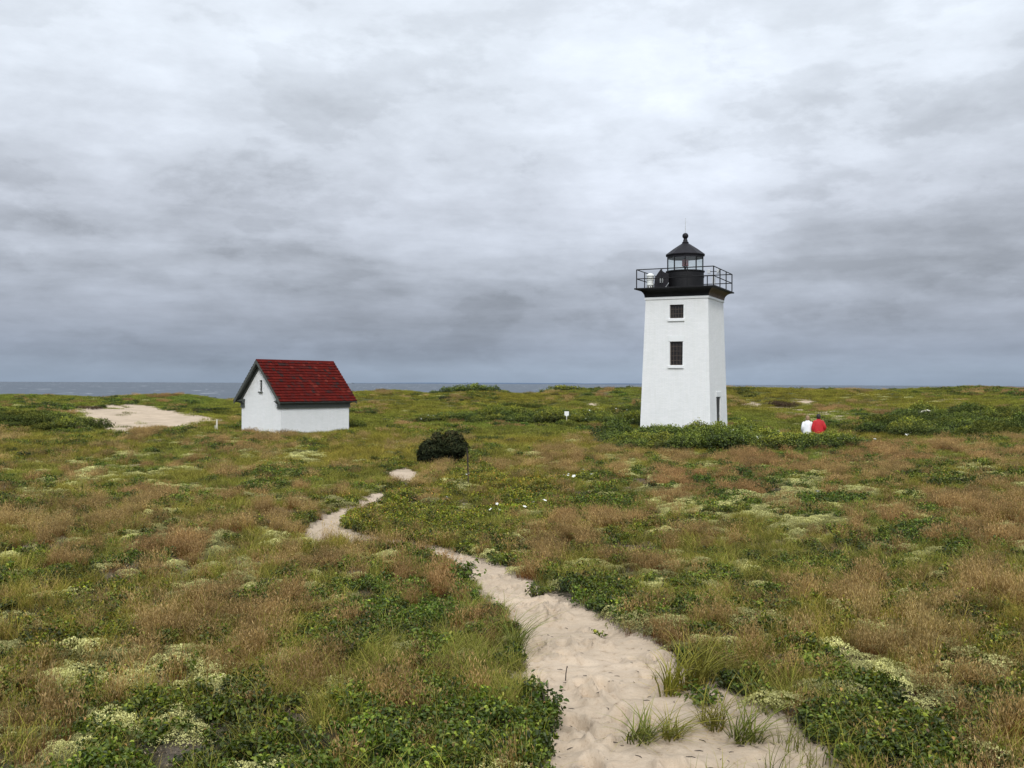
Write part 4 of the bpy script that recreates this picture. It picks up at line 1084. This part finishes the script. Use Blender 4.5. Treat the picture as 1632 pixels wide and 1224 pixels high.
def thickets():
    rg = np.random.default_rng(8)
    def inside_house(x, y):
        for (cx, cy, rz, hx, hy) in HOUSE_CLEAR:
            lx = (x - cx) * math.cos(rz) + (y - cy) * math.sin(rz); ly = -(x - cx) * math.sin(rz) + (y - cy) * math.cos(rz)
            if abs(lx) < hx + .9 and abs(ly) < hy + .9: return True
        return False
    def fill(poly_uY, n, kind_p, name, label, cat_, group, smin=.75, smax=1.2, zmul=1.0, dmin=.9):
        """poly in (photo column, distance); spreads shrubs without crowding"""
        us = [p[0] for p in poly_uY]; ys = [p[1] for p in poly_uY]; pts = []; tries = 0
        while len(pts) < n and tries < 6000:
            tries += 1; u = rg.uniform(min(us), max(us)); Y = rg.uniform(min(ys), max(ys))
            if not in_poly(np.array([u]), np.array([Y]), poly_uY)[0]: continue
            X = (u - 816) / F * Y
            if inside_house(X, Y) or any((X - a) ** 2 + (Y - b) ** 2 < dmin ** 2 for a, b in pts): continue
            if abs(u - 1296) < 34 and 44.6 < Y < 50: continue
            pts.append((X, Y))
        for (X, Y) in pts:
            k = kind_p[int(rg.integers(len(kind_p)))]
            lb = label if not isinstance(label, dict) else label['roseflower' if k == 'roseflower' else 'x']
            s = rg.uniform(smin, smax); near_walkers = abs(X / Y * F + 816 - 1296) < 48 and Y < 47; s = min(max(s, .75), .92) if near_walkers else s
            shrub(k, name, X, Y, lb, cat_, group, s, (.92 if near_walkers else zmul * rg.uniform(.62, 1.25)), rg=rg)
    # in front of the lighthouse
    fill([(985, 46.5), (1040, 44), (1150, 42), (1300, 41.5), (1355, 43.5), (1360, 46), (1300, 46.2), (1230, 51.5), (1180, 55), (1010, 56.4), (975, 56)], 96, ['rose', 'rose', 'rose', 'rose', 'roseflower'], 'rose_bush',
         {'x': 'bright green rose bush without flowers in the thicket before the lighthouse', 'roseflower': 'green rose bush dotted with white flowers in the thicket before the lighthouse'}, 'bush', 'rose bushes in front of the lighthouse', .5, 1.2, 1.0)
    fill([(1170, 43), (1310, 41.5), (1375, 43), (1370, 46), (1300, 45.3), (1180, 46)], 20, ['rose', 'roseflower'], 'rose_bush',
         {'x': 'tall green rose bush without flowers at the right end of the thicket before the walkers', 'roseflower': 'tall rose bush with white flowers at the right end of the thicket before the walkers'}, 'bush', 'taller rose bushes in front of the walkers', .75, 1.05, .62)
    # band left of the lighthouse
    fill([(650, 76), (760, 73), (900, 70), (1020, 66), (1020, 73), (900, 78), (760, 80)], 56, ['rose', 'rose', 'roseflower'], 'rose_bush',
         {'x': 'green bush without flowers in the long hedge-like band left of the lighthouse', 'roseflower': 'bush with white flowers in the long hedge-like band left of the lighthouse'}, 'bush', 'bushes in the band left of the lighthouse', .6, 1.15, 1.0)
    # low dark thicket at the right
    fill([(1355, 52), (1450, 50), (1700, 46), (1760, 60), (1700, 70), (1500, 70), (1420, 66), (1350, 58)], 86, ['dark', 'dark', 'rose'], 'low_bush',
         'low dark green bush in the wide thicket at the right edge', 'bush', 'low bushes in the thicket at the right', .8, 1.25, .95, 1.2)
    # mound at the left edge
    fill([(-60, 62), (60, 60), (150, 60.5), (165, 62), (105, 66), (60, 70), (-60, 70)], 24, ['dark', 'dark', 'rose'], 'low_bush',
         'dark green bush on the mound at the left edge beside the bare sand', 'bush', 'bushes on the mound at the left', .8, 1.2, .95, 1.1)
    fill([(-60, 47), (75, 46), (75, 49), (-60, 50)], 8, ['dark'], 'low_bush', 'low dark bush in the grass at the left edge, nearer than the mound', 'bush', 'low bushes near the left edge', .7, 1.0, .6)
    fill([(745, 51), (830, 52), (840, 55), (740, 54)], 7, ['brown', 'dark'], 'low_bush', 'brownish low bush in the row behind the dark juniper', 'bush', 'brownish bushes behind the juniper', .6, .85, .7)
    fill([(300, 82), (375, 80), (372, 86), (300, 88)], 7, ['dark', 'brown'], 'low_bush', 'low dark bush above the right end of the bare sand slope', 'bush', 'bushes above the bare sand slope', .6, .9, .7)
    fill([(130, 86), (170, 86), (170, 90), (130, 90)], 3, ['brown', 'dark'], 'low_bush', 'brown bush at the top left corner of the bare sand slope', 'bush', 'bushes at the top of the sand slope', .7, .9, .7)
    fill([(215, 61.5), (290, 62), (285, 65), (215, 64)], 7, ['dark'], 'low_bush', 'dark bush along the foot of the bare sand slope', 'bush', 'bushes at the foot of the sand slope', .5, .7, .5)
    # on the last dune
    for u, Y, s, z in ((700, 121, .62, .6), (722, 120, .8, .8), (748, 120, .95, .9), (775, 121, .85, .85), (798, 121, .62, .7)):
        shrub('crest', 'crest_bush', (u - 816) / F * Y, Y, 'green bush in the rounded clump on the dune top left of centre', 'bush', 'clump of bushes on the dune top left of centre', s, z, rg=rg)
    for u, Y, s, z in ((880, 121, .6, .8), (900, 121, .85, .85), (925, 122, .65, .6)):
        shrub('crest', 'crest_bush', (u - 816) / F * Y, Y, 'green bush in the small clump on the dune top nearer the lighthouse', 'bush', 'clump of bushes on the dune top near the lighthouse', s, z, rg=rg)
    for u in (968, 990, 1010): shrub('crestdark', 'crest_bush', (u - 816) / F * 120, 120, 'low dark bush on the dune top just left of the lighthouse', 'bush', 'dark bushes on the dune top beside the lighthouse', .55, .6, rg=rg)
    for u, s in ((1170, .7), (1205, .6), (1262, .55), (1335, .5), (1440, .6), (1470, .7), (1500, .8), (1530, .8), (1560, .7), (1600, .8), (1640, .7)):
        shrub('crestdark', 'crest_bush', (u - 816) / F * 118, 118 + rg.uniform(-4, 3), 'low dark bush on the dune top right of the lighthouse', 'bush', 'dark bushes on the dune top at the right', s, .45, rg=rg)
    for u, Y in ((812, 93), (835, 92), (856, 92)): shrub('dark', 'low_bush', (u - 816) / F * Y, Y, 'dark bush in the low patch on the slope above the band of bushes', 'bush', 'bushes on the slope above the band', .95, .9, rg=rg)
    for u, Y in ((985, 88), (1000, 86), (1015, 87)): shrub('dark', 'low_bush', (u - 816) / F * Y, Y, 'dark bush on the slope right beside the left wall of the lighthouse', 'bush', 'bushes on the slope beside the lighthouse wall', .9, .85, rg=rg)
    for u, Y in ((899, 67.2), (908, 66.6)): shrub('rose', 'leafy_bush', (u - 816) / F * Y, Y, 'green bush standing right in front of the post of the small white sign', 'bush', 'bushes in front of the white sign', .6, .95, rg=rg)
    for u, Y in ((1238, 97), (1255, 96)): shrub('brown', 'brown_bush', (u - 816) / F * Y, Y, 'brown bush in the low mound on the far slope above the two walkers', 'bush', 'brown bushes above the walkers', 1.15, .95, rg=rg)
    for u, Y in ((1500, 84), (1520, 84)): shrub('brown', 'brown_bush', (u - 816) / F * Y, Y, 'flat brown bush below the sand streak on the far right slope', 'bush', 'flat brown bushes on the far right slope', .8, .4, rg=rg)
    p = on_ground(568, 64.5); shrub('rose', 'leafy_bush', p.x, p.y, 'dark green bush growing against the back corner of the oil house', 'bush', None, .62, 1.25, rg=rg)
    p = ground_at(936, 770); shrub('small', 'rose_bush', p.x, p.y, 'small round dark green bush with white flowers alone in the tan grass', 'bush', None, .95, .95, rg=rg)
    # juniper: two lobes of dark needles on short trunks
    c = ground_at(705, 743); r = np.random.default_rng(77); lobes = []
    root = empty('juniper', (c.x, c.y, sz(c.x, c.y) - .03)); root.scale = (1.02, 1.0, 1.22); tag(root, 'nearly black rounded juniper shrub standing alone beyond the path', 'shrub')
    p = []; d = []; T = []
    for (cx, cy, cz, rx, rz, n) in ((-.48, 0, .36, .36, .36, 2400), (.38, .1, .60, .38, .36, 2600), (-.15, .0, .78, .2, .2, 700), (-.10, .1, .50, .26, .28, 1200), (-.62, .05, .25, .24, .25, 800), (.66, .1, .55, .2, .22, 600), (.30, .05, .92, .22, .12, 420), (-.22, .05, .86, .16, .10, 260), (.6, .0, .84, .12, .10, 160)):
        q = r.normal(0, 1, (n, 3)); q /= np.linalg.norm(q, axis=1)[:, None]; rr = (r.uniform(.6, 1.05, n) * (.66 + .75 * vnoise(q[:, 0] * 4.2 + 7 * cx + 20, q[:, 2] * 4.2 + q[:, 1] * 3 + 20, 5)))[:, None]
        p.append(np.array([cx, cy, cz]) + q * rr * np.array([rx, rx, rz])); d.append(q)
    p = np.concatenate(p); d = np.concatenate(d); k = p[:, 2] > .02; p = p[k]; d = d[k]
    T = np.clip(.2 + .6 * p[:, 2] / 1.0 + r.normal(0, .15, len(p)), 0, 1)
    V, f, T, R_ = g_leaves(r, p, d, .12, .035, T); link('foliage', np_mesh('foliage', V, f, M['b_juniper'], {'tone': ('FLOAT', T), 'var': ('FLOAT', R_)}), root)
    for (x0, x1) in ((-.1, -.4), (.05, .4)):
        m = MB(); m.tube([(x0, 0, -.05), ((x0 + x1) / 2, .02, .25), (x1, .05, .6)], [.05, .035, .015], 8); m.build('trunk', M['bark'], root)
thickets()

# ------------------------------------------------------------------ beach grass clumps and sprigs along the path
def clumps():
    rg = np.random.default_rng(14)
    protos = []
    for s in range(4):
        a, _ = g_blades(rg, 70, .23, .05, 1.0, .0065, 5, .15, .95, .25, .3); b, _ = g_blades(rg, 25, .12, .07, 1.6, .005, 3, .9, 1.0, .2, .5)
        V, f, T, R = cat([a, b]); protos.append(np_mesh('beach_grass', V, f, M['b_clump'], {'tone': ('FLOAT', T), 'var': ('FLOAT', R)}))
    tall = []
    for s in range(3):
        a, _ = g_blades(rg, 16, .40, .06, .55, .006, 6, .2, .9, .35, .35)
        V, f, T, R = a; tall.append(np_mesh('beach_grass', V, f, M['b_clump'], {'tone': ('FLOAT', T), 'var': ('FLOAT', R)}))
    def put(me, u, v, label, s=1.0, group=None, zs=1.0):
        s *= 1.5; zs *= .8; p = ground_at(u, v); o = link('beach_grass_clump', me); o.location = (p.x, p.y, sz(p.x, p.y) - .01); o.rotation_euler = (0, 0, rg.uniform(-.5, .5)); o.scale = (s, s, s * zs)
        tag(o, label, 'grass clump', group)
    put(protos[0], 1022, 1168, 'fresh green grass clump fanning out in the middle of the sandy path', 1.0, zs=.8)
    put(protos[1], 1068, 1166, 'upright green grass clump touching the fanned clump on the sandy path', .85, zs=1.0)
    put(protos[2], 1190, 1160, 'green grass clump with orange dead blades at the right side of the path', 1.1)
    put(protos[3], 1136, 1148, 'narrow green grass clump at the right edge of the path', .9, zs=1.3)
    put(protos[0], 1068, 1086, 'tall green grass clump where the right path edge juts out', 1.0, zs=1.6)
    put(protos[2], 1110, 1085, 'dense green grass clump behind the jutting path edge', 1.2, zs=1.4)
    put(protos[1], 820, 1035, 'tall yellow-green grass clump on the left edge of the path', 1.0, zs=1.5)
    put(protos[3], 806, 1010, 'green grass clump on the left edge of the path, farther up', 1.0, zs=1.2)
    g = 'sparse tall grass at the bottom of the picture'; lb = 'sparse tuft of long arching grass blades on the sand at the bottom right'
    for u, v in ((1110, 1250), (1165, 1262), (1215, 1245), (1262, 1225), (1300, 1240), (1330, 1210), (1235, 1205), (1375, 1245), (1420, 1255), (1270, 1180), (1290, 1200), (1248, 1168), (1310, 1225), (1140, 1228)):
        put(tall[int(rg.integers(3))], u, v, lb, rg.uniform(.42, .72), g)
    put(tall[1], 1045, 1075, 'two or three long blades leaning over the sand by the jutting path edge', .4)
    # leafy sprig that reaches over the sand at the left, two seedlings
    def sprig(name, u, v, n, R, H, label, L=.038):
        p = ground_at(u, v); root = empty(name, (p.x, p.y, sz(p.x, p.y) - .01)); tag(root, label, 'plant')
        r = np.random.default_rng(int(u)); ps = []; ns = []
        for k in range(n):
            a = r.uniform(0, 6.28); rr = R * math.sqrt(r.random()); tip = Vector((rr * math.cos(a), rr * math.sin(a), H * r.uniform(.45, 1)))
            m = MB(); mid = Vector((tip.x * .35, tip.y * .35, tip.z * .6)); m.tube([(0, 0, -.02), mid, tip], [.004, .003, .0015], 5); m.build('twig', M['bark'], root)
            for j in range(11):
                t = r.uniform(.35, 1.05); q = mid.lerp(tip, max(0, (t - .35) / .65)); ps.append(np.array(q) + r.normal(0, L * .45, 3)); ns.append(np.array([math.cos(a) * .5, math.sin(a) * .5, 1.]))
        ps = np.array(ps); ps[:, 2] = np.maximum(ps[:, 2], .01)
        V, f, T, R_ = g_leaves(r, ps, np.array(ns), L, L * .62, np.clip(r.normal(.6, .16, len(ps)), 0, 1)); link('leaves', np_mesh('leaves', V, f, M['b_sprig'], {'tone': ('FLOAT', T), 'var': ('FLOAT', R_)}), root)
    sprig('bayberry_sprig', 872, 1142, 9, .17, .26, 'leafy bayberry sprig reaching over the left edge of the sand path')
    sprig('seedling', 956, 1002, 3, .05, .06, 'tiny three-leaved seedling on the sand near the right path edge', .03)
    sprig('seedling', 884, 1166, 3, .04, .07, 'small green seedling on the sand below the bayberry sprig', .03)
    sprig('leafy_plant', 1118, 1108, 14, .18, .13, 'bright leafy plant between the grass clumps at the right path edge')
    sprig('leafy_plant', 858, 944, 14, .2, .16, 'leafy plant leaning over the right side of the path at its narrow bend')
    sprig('leafy_plant', 738, 928, 16, .24, .22, 'bright green leafy plant on the left side of the path at its narrow bend', .045)
    # dry stick standing in the sand, dead dark stem farther off
    p = ground_at(901, 1068); m = MB(); m.tube([(0, 0, -.05), (.004, 0, .05), (.012, 0, .10)], [.004, .0035, .003], 6); m.tube([(.008, 0, .085), (.016, 0, .095)], .003, 5)
    o = m.build('stick', M['wood']); o.location = (p.x, p.y, sz(p.x, p.y)); tag(o, 'thin dark stick standing upright in the sand of the path', 'stick')
    p = ground_at(746, 775); m = MB(); m.tube([(0, 0, -.1), (0, 0, .3), (-.015, 0, .75), (-.035, 0, .98)], [.014, .016, .022, .008], 7)
    o = m.build('dead_stem', M['wood']); o.location = (p.x, p.y, sz(p.x, p.y)); tag(o, 'tall thin dark dead stem standing in the grass right of the juniper', 'dead plant')
    p = ground_at(885, 1195); m = MB(); m.tube([(0, 0, .015), (-.03, .05, .05), (-.05, .12, .11)], [.004, .004, .002], 6)
    o = m.build('stick', M['wood']); o.location = (p.x, p.y, sz(p.x, p.y)); tag(o, 'bent dark stick lying against the left bank of the path', 'stick')
    # twigs on the sand
    tw = []
    for k in range(4):
        m = MB(); L = rg.uniform(.012, .026); m.tube([(-L, 0, .003), (rg.uniform(-.3, .3) * L, L * .25, .004), (L, 0, .003)], [.0018, .003, .0018], 5); tw.append(m.mesh('twig', M['wood']))
    c = 0
    while c < 90:
        u = rg.uniform(840, 1330); v = rg.uniform(955, 1222); p = ground_at(u, v); Z, s = surf(np.array([p.x]), np.array([p.y]))
        if s[0] < .9: continue
        c += 1; o = link('twig', tw[c % 4]); o.location = (p.x, p.y, float(Z[0])); o.rotation_euler = (0, 0, rg.normal(-.5, .8)); q = rg.uniform(.35, 1.0); o.scale = (q, q, q)
        tag(o, 'small dark twig scattered on the pale sand of the path', 'twig', 'twigs scattered on the sand path')
    # white flowers standing in the low shrubs
    sm = flower_mesh(.03)
    def flower(u, v, s, label, group):
        p = ground_at(u, v + 6); root = link('wild_flower', sm); root.location = (p.x, p.y, sz(p.x, p.y) + .24); root.rotation_euler = (rg.uniform(.1, .9), rg.uniform(-.3, .3), rg.uniform(0, 6)); root.scale = (s, s, s); tag(root, label, 'flower', group)
        m = MB(); m.tube([(0, 0, 0), (0, -.01 / s, -.25 / s)], .0025 / s, 4); m.build('flower_stem', M['bark'], root)
    for u, v in ((712, 806), (739, 820), (792, 818), (796, 829), (836, 823), (746, 763), (743, 765), (899, 765), (850, 815), (647, 782), (906, 763), (905, 766), (868, 812), (782, 828)):
        flower(u, v, rg.uniform(.9, 1.4), 'tiny white flower among the yellow-green shrubs beyond the path', 'white flowers among the yellow-green shrubs')
    for u, v in ((1444, 695), (1447, 694), (1451, 692)): flower(u, v, 2.6, 'white flower in the small cluster before the right thicket', 'white flowers before the right thicket')
    flower(1303, 796, 2.0, 'single white flower in the green patch right of centre', None)
    # blades standing in the blown sand and a few small plants on its slope
clumps()

# ------------------------------------------------------------------ sign, stake, driftwood
def small_things():
    p = on_ground(903, 69); z0 = sz(p.x, p.y)
    r = empty('sign', (p.x, p.y, z0), .1); tag(r, 'small blank white square sign on a short post behind the band of bushes', 'sign')
    zc = -(659 - 612) / F * 69 - z0
    m = MB(); m.box((0, 0, zc), (.32, .025, .30)); m.build('sign_board', M['sign'], r, bevel=.006)
    m = MB(); m.box((0, .03, (zc + .0) / 2 - .1), (.06, .035, zc + .1)); m.build('sign_post', M['post'], r)
    m = MB(); m.add([(-.08, -.014, zc - .149), (.08, -.014, zc - .149), (0, -.014, zc - .24), (-.08, .012, zc - .149), (.08, .012, zc - .149), (0, .012, zc - .24)], [(0, 2, 1), (3, 4, 5), (0, 1, 4, 3), (1, 2, 5, 4), (2, 0, 3, 5)]); m.build('sign_tip', M['sign'], r)
    p = on_ground(345.5, 61); z0 = sz(p.x, p.y); r = empty('marker_stake', (p.x, p.y, z0), .4); tag(r, 'short bleached wooden stake in the grass left of the oil house', 'stake')
    zt = -(668.5 - 609.6) / F * 61 - z0
    m = MB(); m.box((0, 0, zt / 2 - .1), (.10, .07, zt + .2)); m.build('stake', M['post'], r, bevel=.01)
    m = MB(); m.box((-.10, .03, zt / 4 - .1), (.05, .05, zt * .5 + .2)); m.build('leaning_slat', M['drift'], r, bevel=.01)
    # driftwood trunk
    p = on_ground(1470, 66); z0 = sz(p.x, p.y); Y = 66
    r = empty('driftwood', (p.x, p.y, z0)); tag(r, 'bleached pale driftwood trunk arched over the top of the right thicket', 'driftwood')
    def L(u, v): return Vector(((u - 1470) / F * Y, 0, -(v - 615) / F * Y - z0))
    m = MB(); pts = [L(1456.5, 659.5), L(1462, 657.5), L(1469, 657.3), L(1474, 656.3), L(1480, 654.5), L(1484, 656.0), L(1488, 660)]; m.tube([q + Vector((0, .04 * i, 0)) for i, q in enumerate(pts)], [.05, .075, .09, .085, .065, .055, .035], 9); m.build('trunk', M['drift'], r, smooth=True)
    m = MB(); m.tube([L(1462, 657.5) + Vector((0, .1, 0)), L(1461, 664) + Vector((0, .2, 0)), L(1459, 674) + Vector((0, .2, 0))], [.05, .06, .05], 7); m.build('root', M['drift'], r)
    m = MB(); m.tube([L(1457.5, 659), L(1456, 655.8)], [.035, .015], 6); m.build('branch_stub', M['drift'], r)
small_things()

# ------------------------------------------------------------------ people
def skin_obj(name, chains, mat, parent, sub=2):
    """chains: list of [(point, radius) ...]; a first point equal to an earlier one joins there; the first vertex is the root"""
    vs = []; es = []; rs = []; idx = {}
    def vid(p, r):
        k = tuple(round(c, 4) for c in p)
        if k not in idx: idx[k] = len(vs); vs.append(p); rs.append(r)
        return idx[k]
    for ch in chains:
        ids = [vid(p, r) for p, r in ch]; es += list(zip(ids, ids[1:]))
    me = bpy.data.meshes.new(name); me.from_pydata(vs, es, []); o = link(name, me, parent)
    sk = o.modifiers.new('skin', 'SKIN'); sk.use_smooth_shade = True
    for i, v in enumerate(me.skin_vertices[0].data): v.radius = rs[i] if isinstance(rs[i], tuple) else (rs[i], rs[i]); v.use_root = (i == 0)
    sb = o.modifiers.new('subsurf', 'SUBSURF'); sb.levels = sub; sb.render_levels = sub
    me.materials.append(mat); return o

def person(u, Y, Hh, jacket, hair, label, face_yaw, swing, wide):
    p = on_ground(u, Y); z0 = sz(p.x, p.y)
    root = empty('person', (p.x, p.y, z0), face_yaw)        # the body faces local +Y
    tag(root, label, 'person'); k = Hh / 1.75
    v = lambda x, y, z: (x * k, y * k, z * k)
    pel = v(0, 0, .95); ch = [[(pel, .125 * k), (v(0, -.01, 1.1), .12 * k), (v(0, .0, 1.28), .14 * k), (v(0, .01, 1.40), .115 * k), (v(0, .01, 1.47), .055 * k), (v(0, .02, 1.53), .055 * k),
          (v(0, .03, 1.60), .088 * k), (v(0, .025, 1.68), .085 * k), (v(0, .02, 1.735), .04 * k)], [(v(0, .03, 1.60), .088 * k), (v(0, .125, 1.605), .018 * k)]]
    arms = {}
    for s in (-1, 1):
        sh = v(.18 * s, 0, 1.40); el = v((.24 + wide * .5) * s, -.05 - .04 * s * swing, 1.13); wr = v((.25 + wide * .55) * s, .07 + .08 * s * swing, .90)
        ch.append([(v(0, .01, 1.40), .115 * k), (sh, .06 * k), (el, .043 * k), (wr, .028 * k), (v((.25 + wide * .55) * s, .09 + .08 * s * swing, .83), .035 * k)])
        hx, hy = (.25 + wide * .55) * s, .09 + .08 * s * swing
        for i, (dy, L) in enumerate(((.030, .075), (.011, .085), (-.009, .080), (-.028, .062))):
            a = v(hx, hy + dy, .80); ch.append([(v(hx, hy, .83), .035 * k), (a, .0095 * k), (v(hx - .006 * s, hy + dy + .004, .80 - L * .5), .009 * k), (v(hx - .02 * s, hy + dy + .008, .80 - L), .0075 * k)])
        ch.append([(v(hx, hy, .83), .035 * k), (v(hx - .01 * s, hy + .045, .81), .011 * k), (v(hx - .015 * s, hy + .062, .775), .009 * k)])
        # legs in mid-stride
        hp = v(.095 * s, 0, .90); kn = v(.10 * s, .10 * s * swing + .03, .50); an = v(.10 * s, .22 * s * swing - .04, .09); to = v(.115 * s, .22 * s * swing + .12, .04)
        ch.append([(pel, .125 * k), (hp, .088 * k), (kn, .058 * k), (an, .04 * k), (to, .036 * k)])
        arms[s] = (sh, el, wr, hp, kn, an, to)
    skin_obj('body', ch, M['skin'], root)
    for s in (-1, 1):
        e = MB(); e.lathe([(.001, -.012), (.011, -.006), (.013, 0), (.011, .006), (.001, .012)], 8); 
        o = e.build('ear', M['skin'], root, smooth=True); o.location = v(.088 * s, .02, 1.625); o.scale = (k * .6, k, k * 2)
        e = MB(); e.lathe([(.001, -.009), (.009, 0), (.001, .009)], 8); o = e.build('eye', M['dark_cloth'], root, smooth=True); o.location = v(.033 * s, .112, 1.635); o.scale = (k, k, k)
    e = MB(); e.box((0, 0, 0), (.045, .008, .008)); o = e.build('mouth', M['red_lens'], root); o.location = v(0, .115, 1.565)
    # jacket: torso, hem and sleeves, billowing a little
    m = MB(); n = 20; rings = [(1.525, .062, .068, .015), (1.50, .085, .082, .012), (1.455, .15, .108, .005), (1.40, .195, .13, 0), (1.28, .215 + wide * .5, .15, 0), (1.12, .22 + wide, .16, -.005), (.97, .235 + wide, .172, -.01), (.82, .235 + wide, .172, -.01), (.70, .215 + wide, .16, 0)]
    vs = [v(rx * math.cos(2 * math.pi * i / n) * (1 + .03 * math.sin(5 * i + z * 9)), cy + ry * math.sin(2 * math.pi * i / n) * (1 + .05 * math.sin(3 * i + z * 14)), z) for z, rx, ry, cy in rings for i in range(n)]
    m.add(vs, [(r * n + i, (r + 1) * n + i, (r + 1) * n + (i + 1) % n, r * n + (i + 1) % n) for r in range(len(rings) - 1) for i in range(n)])
    for s in (-1, 1):
        sh, el, wr = arms[s][:3]; A = Vector(v(.13 * s, 0, 1.415)); B = Vector(v(.185 * s, 0, 1.37)); E_ = Vector(el); W_ = Vector(wr)
        m.tube([A, B, B.lerp(E_, .5), E_, E_.lerp(W_, .5), W_ + Vector((0, 0, .0))], [.075 * k, .088 * k, (.085 + wide * .2) * k, (.078 + wide * .3) * k, (.07 + wide * .3) * k, .05 * k], 12)
    m.build('jacket', jacket, root, smooth=True)
    # collar and pocket flap at the back
    m = MB(); m.lathe([(.075 * k, 0), (.088 * k, .03 * k), (.08 * k, .06 * k), (.07 * k, .055 * k)], 16); o = m.build('collar', jacket, root, smooth=True); o.location = v(0, .015, 1.47)
    tr = [[(v(0, 0, .97), .135 * k), (v(0, 0, .88), .12 * k)]]
    for s in (-1, 1):
        sh, el, wr, hp, kn, an, to = arms[s]; tr.append([(v(0, 0, .88), .12 * k), (v(.1 * s, .01 * s, .80), .10 * k), (kn, .075 * k), (tuple(Vector(an) + Vector((0, 0, .05))), .062 * k)])
    skin_obj('trousers', tr, M['dark_cloth'], root)
    for s in (-1, 1):
        an, to = arms[s][5:]; skin_obj('shoe', [[(tuple(Vector(an) + Vector((0, -.03, -.03))), .05 * k), (tuple(Vector(an).lerp(Vector(to), .5)), .048 * k), (tuple(Vector(to) + Vector((0, .03, 0))), .038 * k)]], M['wood'], root)
    # hair: cap over the back and top of the head, hangs to the collar
    m = MB(); vs = []; n = 18; H_ = [(1.775, .005, 0), (1.768, .04, 0), (1.745, .07, 0), (1.71, .09, 0), (1.67, .099, 0), (1.63, .099, .01), (1.59, .094, .02), (1.55, .082, .03), (1.515, .065, .035)]
    for z, r, back in H_:
        for i in range(n):
            a = 2 * math.pi * i / n; y = math.sin(a); f = 1.0 if (z > 1.69 or y < .25) else .72
            vs.append(v(r * math.cos(a) * f * 1.0, .018 + r * y * (1.08 if y < 0 else 1.0) * f - back * .4, z))
    m.add(vs, [(r * n + i, (r + 1) * n + i, (r + 1) * n + (i + 1) % n, r * n + (i + 1) % n) for r in range(len(H_) - 1) for i in range(n)]); m.build('hair', hair, root, smooth=True)
    return root
person(1304.5, 46.8, 1.77, M['red_cloth'], M['darkhair'], 'person with dark hair in a puffed-out red jacket walking away beyond the bushes', .05, 1, .045)
person(1287.0, 47.0, 1.67, M['white_cloth'], M['tanhair'], 'person with light brown hair in a white jacket walking away beside a red jacket', -.3, -1, .0)
